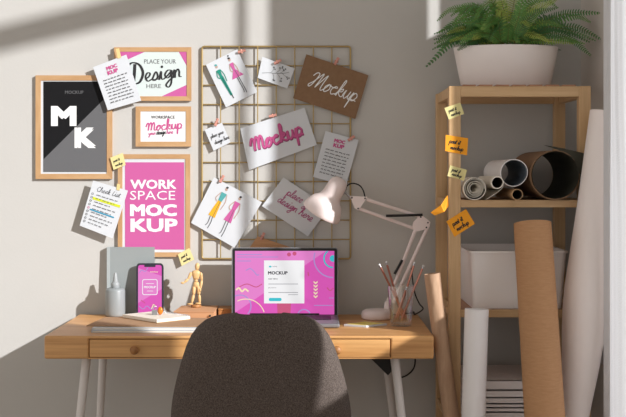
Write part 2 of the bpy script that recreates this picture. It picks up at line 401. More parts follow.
# ================================================================== DESK
DZ = .7457; DX0, DX1 = -.7686, .3457; DY0, DY1 = -.53, -.02
desk = thing('writing_desk', 'pine writing desk with a wide drawer and splayed white legs', 'desk', (-.2114, -.275, 0))
T = .066; zb = DZ-T
dx0, dx1 = (88.7-CX)/350, (390.6-CX)/350
top = MB(); top.box((DX0, DY0+.02, zb), (DX1, DY1, DZ), desk_m, bev=.004)
top.box((DX0, DY0, zb), (dx0, DY0+.03, DZ), desk_m, bev=.006); top.box((dx1, DY0, zb), (DX1, DY0+.03, DZ), desk_m, bev=.006)
top.box((dx0-.006, DY0+.0008, DZ-.0085), (dx1+.006, DY0+.03, DZ), desk_m, bev=.003); top.box((dx0-.006, DY0+.0008, zb), (dx1+.006, DY0+.03, zb+.004), desk_m, bev=.0015)
top.build('desktop', desk)
dr = MB().box((dx0+.002, DY0+.0015, zb+.0055), (dx1-.002, DY0+.019, DZ-.0105), drawer_m, bev=.0015).build('drawer', desk)
for kx in (135, 337):
    p = at(kx, 349.5, DY0)
    MB().lathe([(0, .022), (.010, .021), (.0125, .015), (.011, .009), (.007, .004), (.008, -.001)], knob_m, M=Matrix.Translation(p) @ Matrix.Rotation(PI/2, 4, 'X')).build('knob', dr)
for (xa, ya), (xb, yb), y0, y1 in [((87, 361), (80, 417), -.46, -.50), ((104, 361), (100, 417), -.11, -.095), ((394.5, 361), (401.5, 417), -.46, -.50), ((384, 361), (393.2, 417), -.11, -.095)]:
    a = at(xa, ya, y0); b = at(xb, yb, y1); a.z = zb+.001; k = (a.z)/(a.z-b.z); e = a+(b-a)*k; e.z = 0
    MB().tube([a, e], [.0135, .009], leg_m, 16).build('leg', desk)
a = at(387, 363, -.11)
bp_ = []
for y in (-.155, -.135):
    for x_, yy_, top_ in ((352, 0, 1), (391, 0, 1), (391.5, 371.5, 0), (388, 375.5, 0)):
        v = at(x_, yy_, y); v.z = zb+.0005 if top_ else v.z; bp_.append(v)
MB().add(bp_, [(0, 1, 2, 3), (7, 6, 5, 4), (0, 4, 5, 1), (1, 5, 6, 2), (2, 6, 7, 3), (3, 7, 4, 0)], blackm).build('leg_bracket', desk)

# ================================================================== CHAIR
ch = thing('desk_chair', 'charcoal fabric shell chair with curved back drawn up to the desk', 'chair', (-.139, -.75, 0))
hw = [(.40, .205), (.46, .228), (.52, .235), (.585, .2285), (.63, .221), (.68, .2095), (.725, .197), (.765, .184), (.795, .171), (.82, .154), (.838, .134), (.848, .113), (.8535, .088), (.8575, .060)]
hw = [(z_*1.0-.011*max(0, (z_-.5)/.35), h_*1.03) for z_, h_ in hw]
def hwz(z):
    for (z0, h0), (z1, h1) in zip(hw, hw[1:]):
        if z <= z1: return h0+(h1-h0)*(z-z0)/(z1-z0)
    return hw[-1][1]
def sheet_solid(grid, th, m, name, parent, vert=None):
    """closed padded sheet from a grid of points"""
    R = len(grid); K = len(grid[0]); mb = MB(); fr = []; bk = []
    for j in range(R):
        for i in range(K):
            a = vert or grid[min(j+1, R-1)][i]-grid[max(j-1, 0)][i]; b = grid[j][min(i+1, K-1)]-grid[j][max(i-1, 0)]
            n = b.cross(a).normalized(); e = min(1, 4*min(i, K-1-i)/K+.35)*min(1, 4*min(j, R-1-j)/R+.35)
            fr.append(grid[j][i]+n*th*.5*e); bk.append(grid[j][i]-n*th*.5*e)
    N = R*K; fs = [(j*K+i, j*K+i+1, (j+1)*K+i+1, (j+1)*K+i) for j in range(R-1) for i in range(K-1)]
    mb.add(fr+bk, fs+[tuple(N+k for k in f[::-1]) for f in fs] +
           [(i, N+i, N+i+1, i+1) for i in range(K-1)]+[((R-1)*K+i+1, N+(R-1)*K+i+1, N+(R-1)*K+i, (R-1)*K+i) for i in range(K-1)] +
           [((j+1)*K, N+(j+1)*K, N+j*K, j*K) for j in range(R-1)]+[(j*K+K-1, N+j*K+K-1, N+(j+1)*K+K-1, (j+1)*K+K-1) for j in range(R-1)], m, True)
    return mb.build(name, parent)
g = []
zs = [.455+(hw[-1][0]-.455)*(1-(1-i/35)**2.4) for i in range(36)]
for z in zs:
    row = []; h = hwz(z); s = (z-.455)/.4
    yc = -.80-.075*s+.055*max(0, .25-s)*4*.5
    for i in range(33):
        u = -1+2*i/32; x = h*math.sin(u*PI/2)*1.0
        row.append(Vector((-.139+x, yc+.10*(abs(u)**2.2)*(1-.35*s), z)))
    g.append(row)
sheet_solid(g, .028, fabric, 'backrest', ch, Vector((0, -.19, 1)))
g = []
for j in range(20):
    s = j/19; y = -.79+.40*s; row = []
    h = .225*(1-.9*max(0, s-.72)**2*3)
    for i in range(25):
        u = -1+2*i/24; row.append(Vector((-.139+h*math.sin(u*PI/2), y, .452+.03*abs(u)**3-.01*math.sin(s*PI)-.03*max(0, s-.8)*2)))
    g.append(row)
sheet_solid(g, .032, fabric, 'seat', ch)
for sx in (-1, 1):
    for sy in (-1, 1):
        MB().tube([(-.139+sx*.10, -.60+sy*.09, .44), (-.139+sx*.20, -.60+sy*.19, 0)], [.014, .009], knob_m, 12).build('leg', ch)
fr = MB()
for a in ((-.239, -.69), (-.039, -.69)): fr.tube([(a[0], a[1], .425), (-.278-a[0]-0, -.51, .425)], .007, blackm, 8)
fr.build('under_frame', ch)

# ================================================================== FRAMES ON THE WALL
FD = .0105
def picture_frame(label, x0, y0, x1, y1, bw, mat_w, art, backing=paper, group=None):
    """pixel box of the outside edge, moulding width bw, white margin mat_w"""
    pf = Plane((0, -FD, 0)); pa = Plane((0, -.0085, 0))
    c = pf.px((x0+x1)/2, y1)
    t = thing('picture_frame', label, 'picture', (c.x, -.001, c.z), group)
    m = MB(pf); a = [(x0, y0), (x1, y0), (x1, y1), (x0, y1)]; b = [(x0+bw, y0+bw), (x1-bw, y0+bw), (x1-bw, y1-bw), (x0+bw, y1-bw)]
    for k in range(4):
        o0, o1, i1, i0 = a[k], a[(k+1) % 4], b[(k+1) % 4], b[k]
        P = [pf.px(*q) for q in (o0, o1, i1, i0)]; Q = [Vector((p.x, -.001, p.z)) for p in P]
        m.add(P+Q, [(0, 1, 2, 3), (4, 5, 1, 0), (5, 6, 2, 1), (6, 7, 3, 2), (7, 4, 0, 3), (7, 6, 5, 4)], frame_h if k % 2 == 0 else frame_m)
    m.build('frame_moulding', t)
    m = MB(pa); m.slab([(x0+bw-1, y0+bw-1), (x1-bw+1, y0+bw-1), (x1-bw+1, y1-bw+1), (x0+bw-1, y1-bw+1)], .006, backing); m.build('backing_board', t)
    m = MB(pa); art(m); m.build('print', t)
    return t
def art_mk(m):
    m.rect(43.3, 81.5, 106.7, 172, darkart, .0005)
    m.poly([(106.7, 96.5), (106.7, 172), (43.3, 172), (43.3, 159.5)], greyart, .0008)
    m.text('MOCKUP', 65, 90.6, 83.5, 93.8, greyart, .01, lift=.0012)
    m.text('M', 51, 106, 76.5, 126, whiteart, .05, lift=.0012); m.text('K', 74.5, 127.5, 96, 148, whiteart, .05, lift=.0012)
picture_frame('oak framed charcoal print with big white letters M and K', 35.5, 75.3, 112, 179, 5.2, 2, art_mk)
def art_design(m):
    m.rect(118.6, 51.3, 186.8, 96.4, palegreen, .0005)
    m.poly([(118.6, 51.3), (146, 51.3), (118.6, 63.5)], pinkart, .0008)
    m.poly([(178.5, 51.3), (186.8, 51.3), (186.8, 66)], pinkart, .0008); m.poly([(161.5, 96.4), (186.8, 84.8), (186.8, 96.4)], pinkart, .0008)
    m.text('PLACE YOUR', 144.2, 59.2, 176, 63.6, greyink, .0, lift=.0012); m.text('HERE', 146.5, 84, 161, 88, greyink, .0, lift=.0012)
    hand(m, 'D', 130.5, 84, 10.6, 2.7, ink, 3, .0012, slant=.0, nib=.4, stretch=.85)
    hand(m, 'esign', 144.5, 81.6, 8.4, 1.95, ink, 7, .0012, slant=.1, nib=.35, width=37.5)
picture_frame('wide oak framed print with pink corners and black script word', 114, 47.2, 191.2, 100.8, 4.5, 0, art_design)
def art_small(m):
    m.rect(140.6, 111.2, 185.8, 141.6, whiteart, .0005)
    m.text('WORKSPACE', 151, 115.6, 174.8, 118.6, ink, .012, lift=.0012)
    hand(m, 'Wockup', 146.5, 131, 5.2, 1.35, pinkdeep, 4, .0012, slant=.1, nib=.5, width=36)
    hand(m, 'your', 148.5, 135.2, 2.2, .5, pinkdeep, 4, .0012, width=7); hand(m, 'design', 156.2, 134.6, 2.3, .6, ink, 4, .0012, width=9.5); hand(m, 'here', 166.3, 134, 2.2, .5, pinkdeep, 4, .0012, width=7)
picture_frame('small oak framed white print with pink script', 135.6, 106.4, 190.9, 146.6, 4.9, 0, art_small)
def art_pink(m):
    m.rect(125, 162.3, 184.2, 249.6, pinkart, .0005)
    m.text('WORK', 130.3, 179.6, 176.5, 189, whiteart, .028, lift=.0012); m.text('SPACE', 130, 190.8, 175.2, 199.8, whiteart, -.004, lift=.0012)
    m.text('MOC', 130, 204.2, 176.8, 216.2, whiteart, .045, lift=.0012); m.text('KUP', 130.4, 218.6, 177.6, 232, whiteart, .04, lift=.0012)
picture_frame('tall oak framed pink print with large white capital lettering', 117.8, 154.2, 190, 256.9, 4.6, 3, art_pink)

# ================================================================== CARDS, NOTES, PEGS
def quad_uv(q):
    """a mapping from unit square (u along the top edge, v downwards) to pixels on a card"""
    (ax, ay), (bx, by), (cx_, cy_), (dx_, dy_) = q
    return lambda u, v: ((ax*(1-u)+bx*u)*(1-v)+(dx_*(1-u)+cx_*u)*v, (ay*(1-u)+by*u)*(1-v)+(dy_*(1-u)+cy_*u)*v)
def card(name, label, cat, q, Y, art, m=paper, th=.0015, group=None):
    mb = MB(Plane((0, Y, 0))); mb.slab(q, th, m); art(mb, quad_uv(q)); o = mb.build(name); return tag(o, label, cat, group)
def text_rows(mb, U, u0, u1, v0, v1, n, w=.42, amp=.75, m=ink):
    for i in range(n):
        v = v0+(v1-v0)*i/(n-1); a = U(u0+random.uniform(0, .02), v); b = U(u1-random.uniform(0, .07), v); scribble(mb, *a, *b, w, m, amp)
def moc_art(rot):
    def f(mb, U):
        x, y = U(.49, .16); mb.text('MOC', x-5.6, y-3.1, x+5.6, y+.6, pinkdeep, .045, rot, .001); x2, y2 = U(.49, .235); mb.text('KUP', x2-5.6, y2-2.0, x2+5.6, y2+2.0, pinkdeep, .045, rot, .001)
        text_rows(mb, U, .14, .88, .36, .86, 8)
    return f
card('note_card', 'white text card overlapping the black and pink cornered frames', 'card', [(93, 67.2), (126.3, 54.6), (141.2, 100.6), (107.8, 110.3)], -.0225, moc_art(20), group=None)
def check_art(mb, U):
    a = U(.17, .19); hand(mb, 'Check List', *a, 2.5, .4, softink, -16, .001, width=24)
    for i in range(9):
        v = .27+.075*i; mm = softink
        if i == 1: mb.ribbon([U(.13, v+.01), U(.93, v+.005)], 2.6, hl_yellow, .0006, sm=False)
        if i == 4: mb.ribbon([U(.14, v+.03), U(.86, v+.03)], 1.3, hl_blue, .0006, sm=False); 
        scribble(mb, *U(.2, v), *U(.86-.1*(i % 3), v), .5, mm, .6)
        c = U(.09, v); mb.ring(c[0], c[1], .9, .4, pinkdeep if i in (4,) else softink)
card('check_list', 'white handwritten checklist with yellow and blue highlighted rows', 'paper', [(93.2, 180.5), (127.9, 190.6), (112.6, 238.4), (79.7, 225.6)], -.0255, check_art)
def bit(name, label, cat, q, Y, m):
    mb = MB(Plane((0, Y, 0))); mb.slab(q, .0006, m); return tag(mb.build(name), label, cat)
bit('masking_tape', 'yellow masking tape over the top corner of the pink print card', 'tape', [(115.8, 49), (119, 48.2), (121.3, 57.6), (117.8, 58.8)], -.0240, tape_m)
bit('masking_tape', 'short yellow masking tape at the top of the checklist', 'tape', [(117, 183.6), (120.3, 184.4), (119.6, 190.6), (116.4, 189.8)], -.0270, tape_m)
def postit(mb, U, rot=0, s=1.0):
    a = U(.16, .46); b = U(.22, .82); q0 = U(0, .5); q1 = U(1, .5)
    r = math.degrees(math.atan2(-(q1[1]-q0[1]), q1[0]-q0[0])); W = math.hypot(q1[0]-q0[0], q1[1]-q0[1])
    hand(mb, 'post it', *a, W*.11, max(.38, W*.028), ink, r, .0006, width=W*.5); hand(mb, 'mockup', *b, W*.1, max(.38, W*.028), ink, r, .0006, width=W*.58)
card('sticky_note', 'yellow sticky note on the bottom corner of the charcoal print frame', 'sticky note', [(110.2, 157.7), (122.8, 152.8), (125.7, 165), (113.5, 169.9)], -.0155, postit, sticky_y, .0006)
card('sticky_note', 'yellow sticky note below the pink print, above the mannequin', 'sticky note', [(177.8, 254.4), (189.3, 248), (194.2, 259.4), (181.7, 266)], -.0155, postit, sticky_y, .0006)

# brass grid
GX0, GX1, GY0, GY1 = 202, 350.4, 46.5, 258.7
Yg = -.0062
gr = thing('wire_grid_panel', 'brass wire grid panel on the wall holding the pinned cards', 'wire grid', (at(276, GY1, Yg).x, Yg, at(276, GY1, Yg).z))
o = MB(); P = [at(GX0, GY0, Yg), at(GX1, GY0, Yg), at(GX1, GY1, Yg), at(GX0, GY1, Yg)]
rc = []
for k in range(4):
    a, b, c = P[k-1], P[k], P[(k+1) % 4]
    for t in (0, .25, .5, .75, 1):
        u = b+(a-b).normalized()*.009; v = b+(c-b).normalized()*.009; rc.append((u*(1-t)+b*t)*(1-t)+(b*(1-t)+v*t)*t)
o.tube(rc+[rc[0]], .0031, gold, 8, cap=False); o.build('outer_frame', gr)
for k in range(1, 8):
    x = GX0+(GX1-GX0)*k/8; MB().tube([at(x, GY0, Yg-.003), at(x, GY1, Yg-.003)], .0019, gold, 8).build('vertical_wire', gr)
for k in range(1, 11):
    y = GY0+(GY1-GY0)*k/11; MB().tube([at(GX0, y, Yg+.001), at(GX1, y, Yg+.001)], .0019, gold, 8).build('horizontal_wire', gr)
for x, y in ((GX0+18, GY0), (GX1-18, GY0), (GX0+18, GY1), (GX1-18, GY1)):
    q = at(x, y, Yg); MB().tube([q, (q.x, -.001, q.z)], .003, gold, 8).build('wall_bracket', gr)
def figure(mb, U, u, v, h, lean, top_m, skirt_m, hair, skirt=.5, wide=.1, hat=False, trousers=False):
    """fashion sketch: u, v of the head on the card, h its height as a share of the card"""
    def T(a, b): return U(u+a+lean*b, v+b*h)
    x, y = T(0, 0); mb.disc(x, y, 1.25, skin, .0008, 1.5); mb.disc(T(0, -.05)[0], T(0, -.05)[1], 1.3, hair, .001, 1.0)
    if hat: mb.disc(*T(.01, -.12), .8, hair, .001)
    mb.poly([T(-.055, .1), T(.055, .1), T(.035, .32), T(-.035, .32)][::-1], top_m, .0012)
    mb.ribbon([T(.055, .11), T(.1, .28), T(.09, .5)], .8, top_m if trousers else skin, .001); mb.ribbon([T(-.055, .11), T(-.1, .28), T(-.05, .36)], .8, top_m if trousers else skin, .001)
    if trousers:
        mb.poly([T(-.05, .3), T(.05, .3), T(.065, .92), T(.0, .92)], skirt_m, .0009); mb.ribbon([T(.005, .35), T(.03, .9)], .5, tealdark, .0014)
        mb.ribbon([T(.04, .9), T(.05, 1.02)], .8, ink, .001)
    else:
        mb.poly([T(-.035, .3), T(.035, .3), T(wide, skirt), T(-wide*.9, skirt)], skirt_m, .0009); mb.ribbon([T(.01, .32), T(.03, skirt)], .4, softink, .0014)
        mb.ribbon([T(-.02, skirt), T(.0, .92), T(-.02, 1.0)], .7, softink, .001); mb.ribbon([T(.03, skirt), T(.05, .88), T(.05, 1.04)], .7, softink, .001)
Yc = -.0130
def sk1(mb, U):
    figure(mb, U, .25, .14, .74, .02, teal, teal, tealblue, trousers=True); figure(mb, U, .67, .13, .75, .01, pinkart, pinkart, ink, .54, .19, hat=True)
card('fashion_sketch', 'sketch of a teal suited figure and a pink dress pinned on the grid', 'drawing', [(205.9, 64.8), (237.2, 49.2), (257.2, 92), (226, 107.4)], Yc, sk1)
def sk2(mb, U):
    figure(mb, U, .31, .1, .80, -.02, tealblue, yellowart, ink, .74, .075); figure(mb, U, .61, .14, .77, -.0, pinkart, pinkart, ink, .64, .085)
card('fashion_sketch', 'sketch of a yellow skirt and a pink dress pinned on the grid', 'drawing', [(214, 177.3), (262, 202.2), (234.5, 247.7), (191, 222.8)], Yc, sk2)
def branch(mb, U):
    mb.ribbon([U(.1, .72), U(.3, .6), U(.5, .52), U(.75, .38), (U(.88, .25))], .42, greyink)
    for u, v, a, b in ((.35, .58, .42, .3), (.5, .52, .62, .18), (.55, .5, .72, .72), (.7, .42, .9, .55), (.42, .56, .5, .82), (.62, .45, .74, .2)):
        mb.ribbon([U(u, v), U((u+a)/2+.02, (v+b)/2), U(a, b)], .32, greyink)
        for k in range(3): mb.disc(*U(a+random.uniform(-.04, .04), b+random.uniform(-.07, .07)), .75, greyink, .001, n=8)
card('branch_drawing', 'small white card with an ink drawing of a sprig', 'drawing', [(262.4, 56.8), (294.8, 68.5), (287.2, 88.6), (257.6, 77.8)], Yc, branch)
def kr(mb, U): hand(mb, 'Mockup', 309.5, 86.5, 8.6, .95, whiteart, -19, .001, slant=.25, width=48)
card('kraft_card', 'brown kraft card with white cursive lettering at the grid corner', 'card', [(306.3, 54.2), (368.5, 75.3), (355.3, 119), (293, 98.2)], Yc, kr, kraftcard)
def sm(mb, U): hand(mb, 'place your', *U(.13, .47), 2.0, .32, ink, 23, .001, width=14); hand(mb, 'design here', *U(.2, .78), 2.0, .36, ink, 23, .001, width=16)
card('note_card', 'tiny white handwritten card at the side of the grid', 'card', [(204.6, 129.8), (222, 122.6), (230.4, 142.4), (213.6, 150.8)], Yc, sm)
def pk(mb, U):
    hand(mb, 'Wockup', 253.2, 152.6, 8.6, 2.5, pinkdark, 19, .0008, slant=.1, width=54); hand(mb, 'Wockup', 252.7, 151.8, 8.6, 1.9, pinkdeep, 19, .0014, slant=.1, width=54)
card('lettering_card', 'large white card with chunky pink script in the grid centre', 'card', [(240.3, 128.4), (304.4, 107.7), (317, 144.8), (249, 170.2)], Yc, pk)
card('note_card', 'white text card with pink heading pinned above the lamp head', 'card', [(325.6, 130.9), (358.6, 140), (346, 186), (313, 176.9)], Yc, moc_art(-13))
def dh(mb, U): hand(mb, 'place your', *U(.22, .36), 4.2, .62, magenta, -31, .001, width=35); hand(mb, 'design here', *U(.16, .66), 4.2, .7, magenta, -31, .001, width=40)
card('note_card', 'white card with magenta handwriting behind the lamp shade', 'card', [(283.4, 177.4), (329.4, 207.6), (307.9, 236.3), (261.9, 206.1)], Yc, dh)
card('kraft_card', 'terracotta card on the grid just above the laptop lid', 'card', [(257.6, 236.3), (303, 251.5), (297, 270), (246, 252.5)], Yc, lambda mb, U: None, claycard)
def peg(x, y, rot, label):
    p = at(x, y, Yc-.001); t = thing('clothespin', label, 'peg', (p.x, p.y, p.z), 'pegs on the wire grid')
    R = Matrix.Translation(p) @ Matrix.Rotation(math.radians(rot), 4, 'Y')
    for s_ in (-1, 1):
        mb = MB(); mb.box((-.0035, -.0045*(s_ == 1)-.002, -.012), (.0035, -.0045*(s_ == 1)+.001, .014), rosewood, M=R @ Matrix.Rotation(math.radians(7*s_), 4, 'Y'), bev=.0008); mb.build('prong', t)
    MB().tube([R @ Vector((-.006, -.003, 0)), R @ Vector((.006, -.003, 0))], .0028, rose, 8).build('spring', t)
for x, y, r, l in ((241.5, 51.5, 70, 'pink peg holding the sketch with the teal suit'), (336.5, 61.5, 28, 'pink peg on the top edge of the brown kraft card'), (216.5, 122.5, 20, 'pink peg on the tiny handwritten card'),
                   (272.5, 115.8, 75, 'pink peg on the big card with chunky pink script'), (351, 138.5, 55, 'pink peg at the corner of the text card above the lamp'),
                   (221.8, 179, 28, 'pink peg holding the sketch with the yellow skirt'), (262.5, 236.5, 25, 'pink peg on the terracotta card'), (277.5, 62, 60, 'pink peg on the sprig drawing')):
    peg(x, y, r, l)

# ================================================================== ON THE DESK
# laptop
L = thing('laptop', 'open space grey laptop with a pink pattern on its screen', 'laptop', (-.09, -.25, DZ))
b = MB(); b.box((-.262, -.37, DZ+.002), (.080, -.148, DZ+.014), alu, bev=.004); b.build('base', L)
b = MB(); 
for r in range(5):
    for c in range(13):
        x = -.232+c*.0218; y = -.275+r*.0215; b.box((x, y, DZ+.014), (x+.0185, y+.018, DZ+.0152), keym)
b.box((-.237, -.28, DZ+.0138), (.056, -.165, DZ+.0143), keym); b.build('keyboard', L)
MB().box((-.145, -.358, DZ+.0138), (-.035, -.288, DZ+.0143), alu).build('trackpad', L)
nrm = Vector((0, -1, 0)); th = math.atan2(.062, .215)
hinge = Vector((0, -.150, DZ+.014)); lp = Plane(hinge, (0, -math.cos(th), math.sin(th)))
def pxl(x, y, l=0): return lp.px(x, y, l)
def rrect(x0, y0, x1, y1, r, n=5):
    out = []
    for cx_, cy_, a0 in ((x1-r, y0+r, -90), (x1-r, y1-r, 0), (x0+r, y1-r, 90), (x0+r, y0+r, 180)):
        for k in range(n+1):
            a = math.radians(a0+90*k/n); out.append((cx_+r*math.cos(a), cy_+r*math.sin(a)))
    return out
m = MB(lp); m.slab(rrect(231.8, 247.5, 338, 317.2, 2.6), .006, alu); m.build('lid', L)
m = MB(lp); m.poly(rrect(232.6, 248.3, 337.2, 316.4, 2.2), blackm, .0005); m.build('bezel', L)
sc = MB(lp); X0, Y0_, X1, Y1_ = 235, 250.9, 334.3, 314.5
sc.rect(X0, Y0_, X1, Y1_, sc_pink, .001); sc.poly([(X0, Y0_), (326, Y0_), (236, 312), (X0, 312)], sc_pink2, .0012)
l2 = .0015
def arc(cx_, cy_, r, w_, m_):
    k = 40; seg = []
    for i in range(k+1):
        x = cx_+r*math.cos(2*PI*i/k); y = cy_+r*math.sin(2*PI*i/k)
        if X0 <= x <= X1 and Y0_ <= y <= Y1_: seg.append((x, y))
        else:
            if len(seg) > 1: sc.ribbon(seg, w_, m_, l2, sm=False)
            seg = []
    if len(seg) > 1: sc.ribbon(seg, w_, m_, l2, sm=False)
arc(333, 258.5, 9, 1.5, sc_teal); arc(333, 258.5, 19, 1.3, sc_lilac); sc.poly([(333+3.4*math.cos(a/10*2*PI), 258.5+3.4*math.sin(a/10*2*PI)) for a in range(10) if 333+3.4*math.cos(a/10*2*PI) < 334.3], sc_teal, l2)
arc(240, 306, 11, 1.2, sc_lilac); arc(246, 318, 19, .9, sc_cream); arc(304, 316, 6.5, 1.2, sc_lilac)
for y in (254.5, 257, 261): sc.ribbon([(237, y), (262 if y < 256 else 278 if y < 260 else 251, y)], .9, sc_lilac, l2, sm=False)
sc.ribbon([(236, 290), (239, 288), (242, 291.5), (245, 289), (248.5, 291.5)], 1.6, sc_cream, l2); sc.ribbon([(246, 270.5), (250, 268.6), (253.5, 271), (257, 275), (259, 274.5)], 1.1, sc_lilac, l2)
sc.ribbon([(239, 287), (247, 284), (256, 287), (262, 284)], .9, sc_rose, l2)
for y in (282.5, 286, 289.5, 293, 296.5): sc.poly([(313.6, y-1.6), (315.6, y), (317.6, y-1.6), (317.6, y), (315.6, y+1.8), (313.6, y)], sc_cream, l2)
sc.ribbon([(327, 287.5), (330, 290.5), (333.5, 288)], 1, sc_rose, l2); sc.ribbon([(308, 272), (308.6, 276)], 1.1, sc_rose, l2); sc.ribbon([(314, 305.4), (333, 305.4)], .8, sc_lilac, l2, sm=False); sc.ribbon([(329, 298), (334, 298)], .7, sc_lilac, l2, sm=False)
sc.poly([(277, 303), (291, 303), (290.5, 313.5), (277.5, 313.5)][::-1], sc_rose, l2); sc.disc(289, 254.5, 2, sc_rose, l2); sc.disc(294.5, 253.6, 2, sc_rose, l2)
sc.rect(264, 260.4, 304.3, 303.4, sc_white, .002)
l3 = .0025
sc.disc(270.2, 266.6, 1.4, sc_teal, l3, .9); sc.text('mockup', 272.5, 265.7, 277, 267.4, sc_grey, .01, lift=l3); sc.text('MOCKUP', 268, 271.2, 287.6, 274.6, sc_ink, .03, lift=l3)
for y, x1 in ((279, 277.5), (287.9, 276)): sc.text('user name' if y < 280 else 'password', 268.4, y-.8, x1, y+.6, sc_ink, 0, lift=l3)
for y in (284, 292.5): sc.ribbon([(268.4, y), (298, y)], .6, sc_grey, l3, sm=False)
sc.ribbon([(288, 294.7), (298, 294.7)], .5, sc_grey, l3, sm=False)
sc.poly(rrect(268.8, 297.9, 281.6, 301.1, 1.5), sc_teal, l3)
sc.build('screen', L)
MB().tube([(-.2, -.151, DZ+.0155), (.02, -.151, DZ+.0155)], .004, blackm, 8).build('hinge', L)

# leaning grey notebook, phone, glue bottle
nb = thing('grey_notebook', 'large grey hardcover notebook leaning against the wall', 'notebook', (at(131, 316, -.02).x, -.02, DZ))
pn = Plane((0, -.025, DZ), (0, -1, .03)); q = [(107.6, 247), (154.6, 247), (154.6, 316.2), (107.6, 316.2)]
def fix_bottom(v): v.z = max(v.z, DZ+.0004); return v
m = MB(pn); m.slab(q, .0025, bookgrey); m.v = [fix_bottom(v) for v in m.v]; m.build('front_cover', nb)
m = MB(Plane((0, -.0225, DZ), (0, -1, .03))); m.slab([(108.6, 248), (154, 248), (154, 315.6), (108.6, 315.6)], .010, paper2); m.v = [fix_bottom(v) for v in m.v]; m.build('pages', nb)
m = MB(Plane((0, -.0122, DZ), (0, -1, .03))); m.slab([(107.8, 247.2), (154.6, 247.2), (154.6, 315.8), (107.8, 315.8)], .0025, bookgrey); m.v = [fix_bottom(v) for v in m.v]; m.build('back_cover', nb)
m = MB(Plane((0, -.0262, DZ), (0, -1, .03))); m.slab([(106.8, 247), (109.8, 247), (109.8, 316.2), (106.8, 316.2)], .0155, spinegrey); m.v = [fix_bottom(v) for v in m.v]; m.build('spine', nb)
pp = Plane((0, -.078, DZ+.001), (0, -1, .22)); ph = thing('smartphone', 'dark smartphone with a pink screen propped against the grey notebook', 'phone', (at(150, 315, -.06).x, -.075, DZ))
m = MB(pp); m.slab(rrect(136.4, 263.2, 163.4, 317, 3.4), .008, phonem); m.build('phone_body', ph)
m = MB(pp); l = .0006
m.poly(rrect(138.1, 265, 161.7, 315.4, 2.4), sc_pink, l); m.poly([(138.1, 268), (161.7, 276), (161.7, 289), (138.1, 303)], sc_pink2, .0009)
m.poly(rrect(144.2, 264.8, 155.6, 267, .9), phonem, .0016); m.poly(rrect(142.2, 279.2, 157.6, 295, 2), sc_white, .0013); m.poly(rrect(142.9, 279.9, 156.9, 294.3, 1.6), sc_pink2, .0017)
m.text('MOCKUP', 144, 286, 155.8, 288.2, sc_white, .03, lift=.002); m.ribbon([(146, 283.6), (154, 283.6)], .5, sc_white, .002, sm=False); m.ribbon([(147, 291), (153, 291)], .5, sc_white, .002, sm=False)
m.text('mockup', 150, 271, 158, 272.8, sc_cream, .02, lift=.0015); m.ribbon([(139, 273), (142, 270), (145, 271.5), (148, 267.5)], .8, sc_lilac, .0015)
m.ribbon([(139, 306), (143, 309), (147, 306), (151, 309), (155, 306.5)], .8, sc_lilac, .0015); m.ribbon([(151.5, 309), (153.5, 304.5), (155, 307)], .9, sc_cream, .0016); m.ribbon([(141, 300), (145, 303)], .7, sc_rose, .0015)
m.build('phone_screen', ph)
bx = at(115.3, 316, -.066).x
gb = thing('glue_bottle', 'pale grey glue bottle with a pointed nozzle before the grey notebook', 'bottle', (bx, -.066, DZ))
MB().lathe([(0, .0), (.029, 0), (.0315, .004), (.032, .01), (.032, .082), (.030, .088), (.022, .092), (0, .092)], gluem, (bx, -.066, DZ), 40).build('bottle_body', gb)
MB().lathe([(.012, .091), (.0135, .093), (.0135, .104), (.0125, .108), (.0095, .110), (.0085, .113), (0, .113)], gluecap, (bx, -.066, DZ), 28).build('collar', gb)
MB().lathe([(.0085, .112), (.007, .122), (.0045, .139), (.0035, .141), (0, .1415)], gluecap, (bx, -.066, DZ), 24).build('nozzle', gb)

# papers: two white booklets, kraft folder, spiral pad, clip, bead
x0 = at(91.5, 332, -.455).x
for k, (dy, lab) in enumerate(((-.003, 'white booklet lying lowest under the kraft folder'), (.006, 'white booklet directly under the kraft folder'))):
    z = DZ+.0005+k*.0066; t = thing('booklet', lab, 'booklet', (x0+.17, -.35, z), 'white booklets under the kraft folder')
    m = MB(); m.box((x0+.001, -.458+dy, z), (x0+.325, -.245, z+.0012), paper); m.box((x0+.001, -.458+dy, z+.0044), (x0+.325, -.245, z+.0056), paper); m.box((x0+.0005, -.458+dy, z+.0002), (x0+.004, -.245, z+.0054), paper)
    m.build('cover', t); MB().box((x0+.004, -.4565+dy, z+.0012), (x0+.323, -.247, z+.0044), paper2).build('pages', t)
zk = DZ+.0135
m = MB(); a = at(88, 326.5, -.40).x
kp = [(a, -.425), (a+.345, -.44), (a+.345, -.245), (a+.02, -.225)]
m.add([Vector((x, y, zk)) for x, y in kp]+[Vector((x, y, zk+.003)) for x, y in kp], [(3, 2, 1, 0), (4, 5, 6, 7), (0, 1, 5, 4), (1, 2, 6, 5), (2, 3, 7, 6), (3, 0, 4, 7)], kraft)
tag(m.build('kraft_folder'), 'flat kraft paper folder lying under the spiral pad', 'folder')
zp = zk+.0036
ang = math.atan2(-.13, .124); pc = Vector((-.482, -.2685, zp)); R = Matrix.Translation(pc) @ Matrix.Rotation(ang, 4, 'Z')
sp = thing('spiral_notepad', 'white spiral notepad lying open at an angle on the kraft folder', 'notepad', pc)
MB().box((-.09, -.064, 0), (.09, .064, .0015), kraftlight, M=R).build('back_cover', sp)
MB().box((-.089, -.063, .0015), (.089, .061, .0105), paper2, M=R).build('pages', sp)
m = MB()
for k in range(20):
    x = -.083+k*.0087; m.tube([R @ Vector((x, .060+.0075*math.cos(t_*PI/5), .006+.0075*math.sin(t_*PI/5))) for t_ in range(11)], .0009, steel, 5, cap=False)
m.build('spiral_binding', sp)
